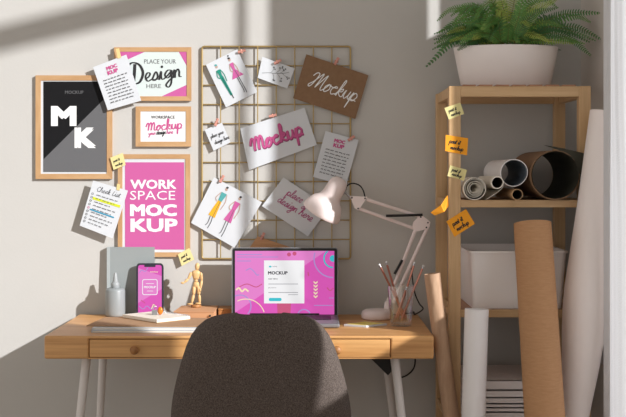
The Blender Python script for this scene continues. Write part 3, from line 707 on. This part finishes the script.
p = at(154.5, 317, -.262); p.z = zp+.0107; cl = thing('binder_clip', 'small silver binder clip standing on the spiral notepad', 'clip', p)
m = MB(); m.add([Vector(v)+p for v in ((-.008, -.006, 0), (.008, -.006, 0), (.008, .006, 0), (-.008, .006, 0), (-.008, -.0015, .015), (.008, -.0015, .015), (.008, .0015, .015), (-.008, .0015, .015))],
      [(3, 2, 1, 0), (4, 5, 6, 7), (0, 1, 5, 4), (1, 2, 6, 5), (2, 3, 7, 6), (3, 0, 4, 7)], steel); m.build('clip_body', cl)
MB().tube(catmull([p+Vector(v) for v in ((-.004, 0, .014), (-.003, 0, .024), (.001, 0, .03), (.005, 0, .024), (.004, 0, .014))], 4), .001, steel, 6).build('clip_handle', cl)
p2 = p+Vector((.0175, .001, 0)); tag(MB().ball(p2+Vector((0, 0, .0125)), (.0085, .006, .0125), amber, 18).build('amber_bead'), 'small oval amber bead beside the silver clip', 'bead')

# kraft box, wooden box, mannequin
zb_ = DZ+.0005
t = thing('kraft_box', 'flat light brown cardboard box carrying the wooden mannequin', 'box', (-.37, -.125, DZ))
m = MB(); bot = [(-.436, -.202), (-.31, -.208), (-.31, -.036), (-.428, -.036)]
m.add([Vector((x, y, zb_)) for x, y in bot]+[Vector((x, y, zb_+.028)) for x, y in bot], [(3, 2, 1, 0), (0, 1, 5, 4), (1, 2, 6, 5), (2, 3, 7, 6), (3, 0, 4, 7), (4, 5, 6, 7)], claycard); m.build('box_body', t)
m = MB(); lid_ = [(-.4375, -.2035), (-.3085, -.2095), (-.3085, -.0345), (-.4295, -.0345)]
m.add([Vector((x, y, zb_+.0282)) for x, y in lid_]+[Vector((x, y, zb_+.0302)) for x, y in lid_], [(3, 2, 1, 0), (0, 1, 5, 4), (1, 2, 6, 5), (2, 3, 7, 6), (3, 0, 4, 7), (4, 5, 6, 7)], claycard); m.build('box_lid', t)
MB().ball((-.322, -.211, zb_+.018), .0035, blackm, 10).build('clasp', t)
t = thing('wooden_box', 'low brown wooden box behind the laptop', 'box', (-.25, -.08, DZ))
MB().box((-.303, -.118, zb_), (-.19, -.036, zb_+.024), knob_m, bev=.001).build('box_body', t); MB().box((-.304, -.119, zb_+.0245), (-.189, -.035, zb_+.030), knob_m, bev=.001).build('box_lid', t)
ZB = zb_+.0304
base = at(196, 307, -.085); mx = base.x
mn = thing('artist_mannequin', 'small jointed wooden artist mannequin standing on the cardboard box', 'mannequin', (mx, -.085, ZB))
Ym = -.085
def mp(x, y, dy=0): return at(x, y, Ym+dy)
zoff = ZB+.006-mp(196, 304).z
def mq(x, y, dy=0): v = mp(x, y, dy); v.z += zoff; return v
MB().lathe([(0, 0), (.0155, 0), (.0165, .002), (.0165, .007), (.0145, .009), (0, .0092)], knob_m, (mx, Ym, ZB), 28).build('stand', mn)
MB().tube([(mx+.001, Ym+.012, ZB+.008), mq(196.4, 283, .012), mq(196.2, 282, .002)], .0011, steel, 6).build('support_rod', mn)
MB().ball(mq(197.2, 265.2), (.0078, .0085, .0125), manw, 18, Matrix.Rotation(.1, 3, 'Y')).build('head', mn)
MB().tube([mq(196.8, 268), mq(196.4, 271)], [.0035, .0042], manw, 12).build('neck', mn)
MB().lathe([(0, .018), (.008, .0175), (.0138, .013), (.0135, .006), (.0105, -.006), (.0085, -.011), (0, -.0125)], manw, mq(196, 274.4), 24, 1, .62).build('chest', mn)
MB().ball(mq(196, 279.2), (.0062, .0052, .0062), manw, 14).build('waist', mn)
MB().lathe([(0, .008), (.0075, .0075), (.0095, .002), (.0105, -.006), (.007, -.0095), (0, -.010)], manw, mq(196.2, 283), 20, 1, .65).build('pelvis', mn)
def limb(name, a, b, r0, r1):
    a = Vector(a); b = Vector(b); pts = [a+(b-a)*k/6 for k in range(7)]
    rr = [r0*.55, r0*.95, r0, r0*.95, (r0+r1)/2, r1, r1*.6]; MB().tube(pts, rr, manw, 12).build(name, mn)
sh = mq(191.4, 271); el = mq(188.2, 277.6, -.006); hd = mq(184, 281.4, -.012)
limb('upper_arm', sh, el, .0052, .0042); limb('forearm', el, hd, .0045, .0032); MB().ball(hd+Vector((-.004, -.003, 0)), (.0065, .003, .0038), manw, 12).build('hand', mn)
sh = mq(200.8, 271.2); el = mq(201.8, 279, .004); hd = mq(200.6, 287.2, -.002)
limb('upper_arm', sh, el, .0052, .0042); limb('forearm', el, hd, .0045, .0032); MB().ball(hd+Vector((-.001, -.001, -.004)), (.0036, .003, .0065), manw, 12).build('hand', mn)
for a, k, f_, d in (((194.2, 284.5), (193.6, 293.4), (191.8, 301.6), -.012), ((198.2, 284.5), (199.2, 293.4), (199.8, 302), .004)):
    limb('thigh', mq(*a), mq(*k, d/2), .0062, .005); limb('shin', mq(*k, d/2), mq(*f_, d), .0052, .0036)
    fp = mq(f_[0], f_[1]+.9, d); fp.z = max(fp.z, ZB+.0123); MB().ball(fp+Vector((-.005, -.004, 0)), (.010, .006, .0032), manw, 12).build('foot', mn)

# desk lamp
Yl = -.13
def la(x, y, dy=0): return at(x, y, Yl+dy)
lb = la(377, 318)
lamp = thing('desk_lamp', 'white architect desk lamp with sprung arms and bell shade', 'lamp', (lb.x, Yl, DZ))
MB().lathe([(0, .0006), (.046, .0006), (.050, .004), (.0505, .018), (.047, .026), (.038, .031), (.012, .033), (0, .033)], lampm, (lb.x, Yl-.012, DZ), 48).build('lamp_base', lamp)
A0 = la(387, 303, .0); A0.z = DZ+.034; E0 = la(415.5, 229.5); E1 = la(428.5, 225); B1 = la(393, 303, 0); B1.z = DZ+.05; S0 = la(366.5, 199.5); S1 = la(358.6, 208.5)
MB().lathe([(.014, .024), (.013, .036), (.011, .052), (.004, .058), (0, .058)], lampm, (A0.x+.003, Yl, DZ), 20, 1, .8).build('base_joint', lamp)
A0.z = DZ+.045
MB().tube([A0, E0], .006, lampm, 12).build('lower_arm', lamp); MB().tube([B1, E1], .006, lampm, 12).build('lower_arm', lamp)
MB().tube([E0+Vector((0, .002, .002)), S1], .0055, lampm, 12).build('upper_arm', lamp); MB().tube([la(421.5, 217), S0], .0055, lampm, 12).build('upper_arm', lamp)
def plate(pts, name):
    m = MB(Plane((0, Yl-.008, 0))); m.slab(pts, .016, lampm)
    for x, y in pts[:3]:
        cx_ = sum(p[0] for p in pts)/len(pts); cy_ = sum(p[1] for p in pts)/len(pts); q = Plane((0, Yl-.008, 0)).px(x+(cx_-x)*.25, y+(cy_-y)*.25); m.ball(q, .0028, blackm, 8)
    m.build(name, lamp)
plate([(350, 196), (367.5, 196.8), (358.3, 210.5), (354.5, 208)], 'head_bracket')
plate([(421, 214.5), (430.5, 222), (428.5, 228.5), (415, 232), (412.3, 227.5), (413.5, 222)], 'elbow_bracket')
MB().tube([la(386, 215.8, -.008), la(404, 215.4, -.010), la(422.5, 214.8, -.008)], .0042, blackm, 10).build('spring', lamp)
MB().tube([la(402.2, 260, -.008), la(394.5, 274, -.008)], .0042, blackm, 10).build('spring', lamp)
cap_ = la(339.0, 182.5, -.012); mouth = la(321, 213.2, .012); ax = (cap_-mouth).normalized(); LL = (cap_-mouth).length
Q = Vector((0, 0, 1)).rotation_difference(ax).to_matrix().to_4x4(); MM = Matrix.Translation(mouth) @ Q
k = LL
MB().lathe([(.0645, 0), (.066, .002), (.065, .010), (.060, .026), (.050, .044), (.038, .056), (.034, .064), (.0315, .078), (.0305, k*.92), (.027, k*1.03), (.018, k*1.11), (0, k*1.14),
            ], lampm, n=48, M=MM).lathe([(0, k*1.05), (.024, k*.98), (.029, .07), (.035, .055), (.047, .042), (.057, .025), (.0645, 0)], lampm, n=48, M=MM).build('lamp_shade', lamp)
MB().ball(MM @ Vector((0, 0, .04)), .022, paper, 18).build('bulb', lamp)
MB().tube([MM @ Vector((.03, 0, k*.8)), la(345, 192), la(352, 199)], .004, steel, 10).build('head_pivot', lamp)
MB().tube(catmull([la(345.5, 190.5), la(347, 186), la(352, 183.4), la(359, 185), (la(363, 190)), la(365, 197)], 6), .0022, blackm, 8).build('lamp_cord', lamp)
MB().tube(catmull([(lb.x+.02, Yl+.035, DZ+.012), (lb.x+.07, Yl+.05, DZ+.006), (.30, -.05, DZ+.006), (.325, -.035, DZ+.006), (.332, -.013, DZ+.006), (.334, -.009, DZ-.015), (.336, -.009, .63), at(414.5, 366, -.012), at(408, 374.5, -.02), at(399, 377.5, -.04), at(390, 374, -.05)], 6), .0026, blackm, 8).build('power_cord', lamp)
MB().tube(catmull([la(411.5, 268), la(414, 290), la(419, 303), la(423, 309), (.33, -.08, DZ+.007), (.333, -.04, DZ+.005)], 6), .0022, blackm, 8).build('arm_cord', lamp)

# tumbler and pencils
gp = at(401, 326, -.31); gx, gy = gp.x, -.305; gz = DZ+.0005
gl = MB(); NS = 12
def ring_prof(prof):
    for (r0, z0), (r1, z1) in zip(prof, prof[1:]): pass
    gl.lathe(prof, glassm, (gx, gy, gz), 36, sm=True)
ring_prof([(0, 0), (.031, 0), (.033, .003), (.0415, .121), (.0408, .1225), (.0398, .121), (.0315, .012), (.0295, .008), (0, .008)])
g_ = gl.build('glass_tumbler'); bm = bmesh.new(); bm.from_mesh(g_.data); bmesh.ops.remove_doubles(bm, verts=bm.verts, dist=1e-5); bmesh.ops.recalc_face_normals(bm, faces=bm.faces); bm.to_mesh(g_.data); bm.free()
for p_ in g_.data.polygons: p_.use_smooth = True
tag(g_, 'clear glass tumbler holding the copper pencils', 'glass')
Yp = -.305
def pencil(x, y, dyt, bx_, by_, dyb, label):
    tp = at(x, y, Yp+dyt); bt = at(bx_, by_, Yp+dyb); bt.z = gz+.0105
    d = (tp-bt).normalized(); t = thing('pencil', label, 'pencil', tuple(bt), 'copper pencils in the tumbler')
    MB().tube([bt+d*.014, tp-d*.011], .0034, rose, 6, sm=False).build('shaft', t)
    MB().tube([tp-d*.0112, tp-d*.004], .0036, steel, 10).build('ferrule', t); MB().tube([tp-d*.004, tp-d*.001, tp], [.0033, .0034, .0024], whiteart, 10).build('eraser', t)
    MB().tube([bt, bt+d*.014], [.0006, .0034], kraftlight, 6).build('tip', t)
pencil(379, 264, .0, 408, 322, .004, 'copper pencil leaning furthest toward the laptop')
pencil(386, 261.4, .018, 404, 322, .018, 'copper pencil beside the outermost one on the laptop side')
pencil(414.8, 262, .006, 396.5, 322, .012, 'tallest copper pencil leaning toward the shelf')
pencil(423.8, 265.2, -.006, 400, 323, -.018, 'copper pencil leaning furthest toward the shelf')
pencil(407, 286.5, -.016, 394, 323, -.014, 'short copper pencil ending level with the glass rim')

# pad with yellow sheet
t = thing('memo_pad', 'white memo pad with a yellow sheet beside the tumbler', 'notepad', (.16, -.285, DZ))
cor = [(.094, -.318), (.160, -.350), (.226, -.300), (.160, -.25)]
def flat(pts, z0, z1, m_): 
    n = len(pts); return MB().add([Vector((x, y, z0)) for x, y in pts]+[Vector((x, y, z1)) for x, y in pts], [tuple(range(n))[::-1], tuple(range(n, 2*n))]+[(i, (i+1) % n, n+(i+1) % n, n+i) for i in range(n)], m_)
flat(cor, DZ+.0005, DZ+.006, paper).build('pad', t)
ys = [(c[0]*.85+.160*.15, c[1]*.85-.305*.15) for c in cor]
m = flat(ys, DZ+.0062, DZ+.0068, mat('lemon_print', (250, 236, 140), .7, rgb2=(232, 200, 70), scale=(60, 60, 60)))
m.build('yellow_sheet', t)

# ================================================================== SHELVING UNIT
SX0, SX1, SY0_, SY1_ = .401, .82, -.42, -.03; PW = .035; STOP = 1.468
shf = thing('shelving_unit', 'open birch shelving unit with slatted shelves and a fern on top', 'shelf', ((SX0+SX1)/2, (SY0_+SY1_)/2, 0))
for x in (SX0, SX1-PW):
    for y in (SY0_, SY1_-PW):
        MB().box((x, y, 0), (x+PW, y+PW, STOP), shelf_m, bev=.002).build('post', shf)
ZL = [1.468-.001, 1.1315, .807, .480, .16]
for i, z in enumerate(ZL):
    hgt = .031 if i == 0 else .022
    for y in (SY0_+.001, SY1_-.021):
        MB().box((SX0+PW, y, z-hgt), (SX1-PW, y+.02, z), shelf_h, bev=.0015).build('rail', shf)
    for x in (SX0+.003, SX1-.023):
        MB().box((x, SY0_+PW, z-hgt), (x+.02, SY1_-PW, z), shelf_m, bev=.0015).build('side_rail', shf)
    n = 7; w0 = SX0+PW+.002 if i else SX0+PW+.002; wid = (SX1-PW-.002-w0)
    for k_ in range(n):
        a = w0+wid*k_/n
        u_ = .0045 if i == 0 else 0
        MB().box((a+.004, SY0_+(.006 if i == 0 else .0215), z-.012+(.0125 if i == 0 else 0)), (a+wid/n-.006, SY1_-(.006 if i == 0 else .0215), z-.0002+u_+(.001 if i == 0 else 0)), slat_m, bev=.001).build('slat', shf)

# planter + fern
px0, py0 = .604, -.2; zt = STOP+.0046
fern = thing('potted_fern', 'bushy green fern in an oval white planter on the shelf top', 'plant', (px0, py0, zt))
MB().lathe([(0, .0005), (.134, .0005), (.139, .004), (.163, .125), (.164, .130), (.162, .131), (.158, .129), (.154, .114), (0, .114)], ceramic, (px0, py0, zt), 64, 1, .62).build('planter', fern)
MB().lathe([(.153, .115), (.12, .119), (.05, .122), (0, .123)], soil_m, (px0, py0, zt), 40, 1, .6).build('soil', fern)
def frond(pts, m_, wmax=.022, n=27, N=(0, -.8, .5), droop=.3):
    P = catmull(pts, max(2, n//(len(pts)-1)+1)); mb = MB(); mb.tube(P, [.0015*(1-.7*i/len(P)) for i in range(len(P))], stemm, 4, cap=False)
    Q = len(P); vs = []; fs = []; N = Vector(N).normalized()
    for i in range(3, Q):
        s_ = i/(Q-1); t = (P[min(i+1, Q-1)]-P[i-1]).normalized(); step = (P[i]-P[i-1]).length
        side = t.cross(N)
        if side.length < .3: side = t.cross(Vector((.3, 0, 1)))
        side.normalize(); nn = side.cross(t).normalized()
        wl = wmax*min(1, s_*5+.3)*(1-s_**1.6)**.8+.004
        for sg in (-1, 1):
            w_ = wl*random.uniform(.88, 1.05); d = (side*sg+t*.30+nn*random.uniform(-.12, .16)).normalized(); h = t*step*.27
            dn = nn*(-w_*droop*.35); b0 = P[i]; q = len(vs)
            vs += [b0-h, b0+h, b0+d*w_*.45+h*1.2, b0+d*w_*.85+h*.9+dn, b0+d*w_+dn*1.4+t*step*.25, b0+d*w_*.85-h*.7+dn, b0+d*w_*.45-h*1.1]
            fs += [(q, q+1, q+2, q+6), (q+6, q+2, q+3, q+5), (q+5, q+3, q+4)]
    mb.add(vs, fs, m_, False); mb.build('frond', fern)
zr = zt+.128
def fp_(lst, y0, y1):
    n = len(lst); return [at(x, y, y0+(y1-y0)*i/(n-1)) for i, (x, y) in enumerate(lst)]
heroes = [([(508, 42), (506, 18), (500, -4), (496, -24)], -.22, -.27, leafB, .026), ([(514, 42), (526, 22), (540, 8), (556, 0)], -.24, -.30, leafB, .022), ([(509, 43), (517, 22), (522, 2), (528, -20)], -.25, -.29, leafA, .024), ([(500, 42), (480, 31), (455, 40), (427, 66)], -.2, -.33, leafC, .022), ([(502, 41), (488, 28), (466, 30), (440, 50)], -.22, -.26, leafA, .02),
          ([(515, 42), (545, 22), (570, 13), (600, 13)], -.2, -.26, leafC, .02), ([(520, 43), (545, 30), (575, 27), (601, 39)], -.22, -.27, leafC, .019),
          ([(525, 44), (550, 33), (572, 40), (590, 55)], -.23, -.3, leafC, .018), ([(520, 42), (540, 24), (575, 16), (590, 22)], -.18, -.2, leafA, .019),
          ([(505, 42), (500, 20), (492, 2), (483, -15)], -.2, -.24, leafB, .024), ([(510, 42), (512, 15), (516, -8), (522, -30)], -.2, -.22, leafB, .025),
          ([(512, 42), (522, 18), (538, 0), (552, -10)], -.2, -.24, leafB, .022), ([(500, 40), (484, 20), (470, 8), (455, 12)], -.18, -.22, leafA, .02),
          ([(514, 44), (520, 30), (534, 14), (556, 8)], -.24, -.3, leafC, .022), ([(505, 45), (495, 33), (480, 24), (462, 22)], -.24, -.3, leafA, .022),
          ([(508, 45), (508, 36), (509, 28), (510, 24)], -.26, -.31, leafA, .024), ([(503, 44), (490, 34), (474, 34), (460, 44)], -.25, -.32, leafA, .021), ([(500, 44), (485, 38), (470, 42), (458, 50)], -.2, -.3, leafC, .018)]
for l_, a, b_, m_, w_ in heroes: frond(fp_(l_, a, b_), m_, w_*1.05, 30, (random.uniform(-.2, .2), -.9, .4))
for i in range(60):
    a = random.uniform(0, 2*PI); out = random.uniform(.10, .23)*(1 if abs(math.cos(a)) > .4 else .62); up = random.uniform(.05, .22)*(1.2-out*2.2)
    b0 = Vector((px0+math.cos(a)*random.uniform(.01, .10), py0+math.sin(a)*random.uniform(.005, .05), zr-.012))
    d = Vector((math.cos(a), math.sin(a)*.62, 0)); lim = Vector((0, 0, 0))
    tip = b0+d*out+Vector((0, 0, up*random.uniform(.2, .75)))
    if tip.y > -.02: tip.y = -.03
    tip.x = max(min(tip.x, .86), .385)
    frond([b0, b0+d*out*.22+Vector((0, 0, up*.75)), b0+(tip-b0)*.65+Vector((0, 0, up*.42)), tip], random.choice([leafA, leafA, leafB, leafC, leafC]), random.uniform(.017, .024), 24, (math.cos(a)*.35, -.75+.3*math.sin(a), .6))

# rolls lying on the middle shelf, all pointing towards the room
ZM = 1.1317
def tube_roll(name, label, cat, x, z, r, y0, y1, mo, mi, th=.003, wob=0, spiral=0, rin=None, lean=0):
    t = thing(name, label, cat, (x, (y0+y1)/2, z-r)); n = 44
    m = MB(); vs = []
    def ringp(rr, y, xo): return [Vector((x+xo+rr*(1+wob*math.sin(2*a)+wob*.5*math.sin(3*a+1))*math.cos(a), y, z+rr*(1+wob*math.sin(2*a)+wob*.5*math.sin(3*a+1))*math.sin(a))) for a in [2*PI*k/n for k in range(n)]]
    A = ringp(r, y0, 0); B = ringp(r, y1, lean); A2 = ringp(r-th, y0, 0); B2 = ringp(r-th, y1, lean)
    q = lambda i: [(i[0]*n+k, i[0]*n+(k+1) % n, i[1]*n+(k+1) % n, i[1]*n+k) for k in range(n)]
    m.add(A+B, q((0, 1)), mo, True); m.add(A+A2, q((0, 1)), mo); m.add(B+B2, q((0, 1)), mo); m.build('outer_sheet', t)
    if not spiral: MB().add(A2+B2, q((0, 1)), mi, True).build('inner_face', t)
    if spiral:
        m = MB(); K = spiral*24; pa = []; pb = []
        for k in range(K+1):
            a = 2*PI*k/24; rr = r-th-(r-th-rin)*k/K; pa.append(Vector((x+rr*math.cos(a), y0+.002+.004*math.sin(k*.13), z+rr*math.sin(a)))); pb.append(pa[-1]+Vector((0, y1-y0-.004, 0)))
        ia = [p+(Vector((x, p.y, z))-p).normalized()*.0022 for p in pa]; ib = [p+(Vector((x, p.y, z))-p).normalized()*.0022 for p in pb]
        N = K+1
        m.add(pa+pb+ia+ib, [(i, i+1, N+i+1, N+i) for i in range(K)]+[(2*N+i, 2*N+i+1, 3*N+i+1, 3*N+i) for i in range(K)]+[(i, i+1, 2*N+i+1, 2*N+i) for i in range(K)], mi, True); m.build('inner_coil', t)
    return t
def atx(px_, Y): return at(px_, 0, Y).x
tube_roll('paper_roll', 'cream paper roll with a tight spiral beside the shelf post', 'paper roll', atx(474.5, -.44), ZM+.0335, .033, -.445, -.10, paper2, paper2, .002, .01, 3, .012)
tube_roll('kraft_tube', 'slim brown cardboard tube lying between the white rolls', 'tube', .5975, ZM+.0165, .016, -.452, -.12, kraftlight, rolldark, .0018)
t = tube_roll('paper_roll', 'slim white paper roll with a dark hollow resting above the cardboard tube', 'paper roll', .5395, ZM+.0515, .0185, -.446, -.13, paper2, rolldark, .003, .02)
pa = [Vector(v) for v in ((.5575, 0, ZM+.046), (.5535, 0, ZM+.036), (.542, 0, ZM+.026), (.525, 0, ZM+.014), (.508, 0, ZM+.003))]; pa = catmull(pa, 5)
m = MB(); q_ = []
for y_ in (-.444, -.16): q_ += [p_+Vector((0, y_, 0)) for p_ in pa]+[p_+Vector((.001, y_, -.0016)) for p_ in pa]
N = len(pa); m.add(q_, [(i, i+1, 2*N+i+1, 2*N+i) for i in range(N-1)]+[(N+i, N+i+1, 3*N+i+1, 3*N+i) for i in range(N-1)]+[(i, i+1, N+i+1, N+i) for i in range(N-1)], paper2, True); m.build('loose_edge', t)
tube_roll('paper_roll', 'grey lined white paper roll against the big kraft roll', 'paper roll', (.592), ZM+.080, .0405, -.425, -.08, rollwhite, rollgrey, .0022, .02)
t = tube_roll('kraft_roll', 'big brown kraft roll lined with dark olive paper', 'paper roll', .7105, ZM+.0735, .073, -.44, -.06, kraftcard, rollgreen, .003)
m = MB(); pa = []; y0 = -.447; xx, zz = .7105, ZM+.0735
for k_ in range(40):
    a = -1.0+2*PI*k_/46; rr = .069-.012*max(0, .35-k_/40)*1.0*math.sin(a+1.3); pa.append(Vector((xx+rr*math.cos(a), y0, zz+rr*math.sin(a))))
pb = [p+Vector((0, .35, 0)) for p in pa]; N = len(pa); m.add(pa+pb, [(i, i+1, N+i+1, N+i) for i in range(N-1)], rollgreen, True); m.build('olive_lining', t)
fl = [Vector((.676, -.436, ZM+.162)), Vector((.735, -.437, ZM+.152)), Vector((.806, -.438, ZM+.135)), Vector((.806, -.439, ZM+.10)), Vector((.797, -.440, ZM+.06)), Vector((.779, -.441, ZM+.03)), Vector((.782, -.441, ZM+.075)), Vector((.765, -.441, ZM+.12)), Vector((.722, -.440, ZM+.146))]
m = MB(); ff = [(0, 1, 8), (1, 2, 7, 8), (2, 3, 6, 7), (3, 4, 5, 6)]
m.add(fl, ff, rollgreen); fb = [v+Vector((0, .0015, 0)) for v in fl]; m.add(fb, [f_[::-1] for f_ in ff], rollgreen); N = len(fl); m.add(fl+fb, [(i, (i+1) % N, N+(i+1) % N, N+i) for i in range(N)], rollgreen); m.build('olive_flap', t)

# storage bin
bz = .8072; bn = thing('storage_bin', 'white plastic storage bin on the shelf behind the kraft roll', 'bin', (.61, -.22, bz))
def rbox(x0, x1, y0, y1, z, r=.02, n=5):
    out = []
    for cx_, cy_, a0 in ((x1-r, y0+r, -90), (x1-r, y1-r, 0), (x0+r, y1-r, 90), (x0+r, y0+r, 180)):
        for k_ in range(n+1):
            a = math.radians(a0+90*k_/n); out.append(Vector((cx_+r*math.cos(a), cy_+r*math.sin(a), z)))
    return out
rows = [rbox(.476, .742, -.385, -.055, bz, .012), rbox(.466, .754, -.40, -.045, bz+.166, .016), rbox(.461, .759, -.405, -.04, bz+.166, .018), rbox(.461, .759, -.405, -.04, bz+.172, .018), rbox(.470, .750, -.396, -.049, bz+.172, .014), rbox(.480, .738, -.381, -.059, bz+.004, .01)]
n = len(rows[0]); vs = [v for r_ in rows for v in r_]; m = MB(); m.add(vs, [tuple(range(n))[::-1]]+[(i*n+k_, i*n+(k_+1) % n, (i+1)*n+(k_+1) % n, (i+1)*n+k_) for i in range(len(rows)-1) for k_ in range(n)]+[tuple((len(rows)-1)*n+k_ for k_ in range(n))], binm); m.build('bin_body', bn)
m = MB(); m.box((.468, -.404, bz+.1), (.4715, -.398, bz+.165), paper2); 

# stack of books low on the shelf
z = .4803; ths = [.019, .013, .012, .018, .022, .028]; labs = ['bottom book of the white stack on the low shelf', 'second book up in the white stack on the low shelf', 'third book up in the white stack on the low shelf', 'fourth book up in the white stack on the low shelf', 'book just under the topmost one of the white stack', 'topmost thick book of the white stack on the low shelf']
for i, (th_, lb_) in enumerate(zip(ths, labs)):
    xo = random.uniform(-.004, .004); yo = random.uniform(-.006, .004); X0b, X1b, Y0b, Y1b = .448+xo, .70+xo, -.385+yo, -.10+yo
    t = thing('book', lb_, 'book', ((X0b+X1b)/2, (Y0b+Y1b)/2, z), 'white books stacked on the low shelf')
    m = MB(); m.box((X0b, Y0b, z+.0002), (X1b, Y1b, z+.0022), bookm); m.box((X0b, Y0b, z+th_-.0022), (X1b, Y1b, z+th_-.0002), bookm); m.box((X0b, Y0b, z+.0002), (X1b, Y0b+.002, z+th_-.0002), bookm); m.build('cover', t)
    MB().box((X0b+.003, Y0b+.002, z+.0022), (X1b-.003, Y1b-.003, z+th_-.0022), pagem).build('pages', t)
    z += th_

# ================================================================== STANDING ROLLS
def standing(name, label, a, b, r0, r1, mo, mi, dents=0, th=.0025, prof=None):
    """roll from its open top a down to its foot b on the floor"""
    a = Vector(a); b = Vector(b); d = (b-a).normalized(); u = d.cross(Vector((0, 1, 0))).normalized(); w_ = d.cross(u); n = 40; K = 24
    t = thing(name, label, 'paper roll', (b.x, b.y, 0)); rows = []
    for j in range(K+1):
        s_ = j/K; c = a+(b-a)*s_; r = prof(s_) if prof else r0+(r1-r0)*s_
        rows.append([c+(u*math.cos(2*PI*k_/n)+w_*math.sin(2*PI*k_/n))*r*(1+dents*math.sin(s_*9+k_*.31)*math.sin(s_*23+k_*.9)) for k_ in range(n)])
    ins = [[c+(p-c)*(1-th/((p-c).length)) for p in row] for row, c in zip(rows, [a+(b-a)*j/K for j in range(K+1)])]
    for row in (rows[-1], ins[-1]):
        for p in row: p.z = .001
    q = lambda off: [((j+off)*n+k_, (j+off)*n+(k_+1) % n, (j+off+1)*n+(k_+1) % n, (j+off+1)*n+k_) for j in range(K) for k_ in range(n)]
    m = MB(); m.add([v for r_ in rows for v in r_], q(0), mo, True); m.add(rows[0]+ins[0], [(k_, (k_+1) % n, n+(k_+1) % n, n+k_) for k_ in range(n)], mo); m.build('outer_sheet', t)
    MB().add([v for r_ in ins for v in r_], q(0), mi, True).build('inner_face', t)
    return t
standing('paper_roll', 'slim white paper roll standing before the white bin', (.469, -.522, .822), (.440, -.545, 0), .034, .0345, rollwhite, rollwhite)
a = Vector((.634, -.492, 1.066)); b1 = Vector((.645, -.62, .533)); bb = a+(b1-a)*(1.079/(1.079-.533)); bb.z = 0
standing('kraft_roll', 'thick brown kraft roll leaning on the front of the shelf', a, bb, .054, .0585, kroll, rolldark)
standing('kraft_roll', 'thin wrinkled kraft roll leaning between desk and shelf', (.3475, -.458, .918), (.470, -.462, 0), .0235, .024, rollwood, rollwood, .04)
def pr(s_):
    pts = [(0, .034), (.2, .048), (.30, .058), (.38, .0655), (.44, .064), (.52, .055), (.64, .035), (.8, .027), (1, .026)]
    for (s0, r0), (s1, r1) in zip(pts, pts[1:]):
        if s_ <= s1:
            k_ = (s_-s0)/(s1-s0); return r0+(r1-r0)*k_
    return .026
a = Vector(((605-CX)/345, -.492, 1.22+60/345)); 
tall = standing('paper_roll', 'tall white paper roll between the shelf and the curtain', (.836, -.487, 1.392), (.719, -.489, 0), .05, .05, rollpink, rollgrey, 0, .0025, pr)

# ================================================================== STICKY NOTES ON THE SHELF
Ys = SY0_-.0022
for q, lb_, m_ in (([(444.4, 108), (460.2, 102.5), (464.2, 113.8), (448.9, 119.7)], 'yellow sticky note highest on the shelf post', sticky_y),
                   ([(445.7, 134.7), (468.2, 138.2), (467, 155.4), (445.2, 151)], 'orange sticky note between two yellow ones on the post', sticky_o),
                   ([(450.2, 165.2), (467.2, 170), (464, 180.8), (447.4, 176)], 'yellow sticky note on the post beside the cream roll', sticky_y),
                   ([(446.3, 221.4), (466, 209), (475, 223.7), (454.5, 236.9)], 'orange sticky note lowest on the post above the bin', sticky_o)):
    card('sticky_note', lb_, 'sticky note', q, Ys, postit, m_, .0006)
m = MB(); yy = SY0_+.01
A = [at(430.5, 212.5, -.41), at(441, 205, -.425), at(447.6, 195, -.421), at(449, 206, -.421), at(444, 212, -.43), at(434.5, 215.5, -.414)]
A = [Vector((min(v.x, SX0-.0008), v.y, v.z)) for v in A]
ff = [(0, 1, 4, 5), (1, 2, 3, 4)]; B_ = [v+Vector((.0004, .0008, 0)) for v in A]
m.add(A, ff, sticky_o); m.add(B_, [f_[::-1] for f_ in ff], sticky_o); m.add(A+B_, [(i, (i+1) % 6, 6+(i+1) % 6, 6+i) for i in range(6)], sticky_o)
m.poly if False else None
tag(m.build('sticky_note'), 'curled orange sticky note poking out sideways from the post', 'sticky note')

# ================================================================== LIGHT AND CAMERA
sun = bpy.data.lights.new('sun', 'SUN'); sun.energy = SUN = 5.3; sun.angle = math.radians(1.0); sun.color = (.985, .99, 1.0)
so = bpy.data.objects.new('sun', sun); C.objects.link(so); so.location = (3, -3, 4)
so.rotation_euler = Vector((-1.33, 1.0, -.73)).to_track_quat('-Z', 'Y').to_euler()
wd = bpy.data.worlds.new('world'); bpy.context.scene.world = wd; wd.use_nodes = True
bg = wd.node_tree.nodes['Background']; bg.inputs[0].default_value = (1.0, .975, .945, 1); bg.inputs[1].default_value = .85
cam = bpy.data.cameras.new('camera'); cam.sensor_width = 36; cam.lens = F/626*36; cam.shift_y = -(208.5-HY)/626; cam.clip_start = .05
co = bpy.data.objects.new('camera', cam); C.objects.link(co); co.location = EYE; co.rotation_euler = (PI/2, 0, 0)
s = bpy.context.scene; s.camera = co
s.view_settings.view_transform = 'Standard'; s.view_settings.look = 'None'; s.view_settings.gamma = 1; s.view_settings.use_curve_mapping = False; s.view_settings.exposure = 0
s.cycles.transparent_max_bounces = 24; s.cycles.max_bounces = 8; s.cycles.transmission_bounces = 8; s.cycles.caustics_refractive = False; s.cycles.use_denoising = True
for o in bpy.data.objects:
    if '_o' in o: del o['_o']
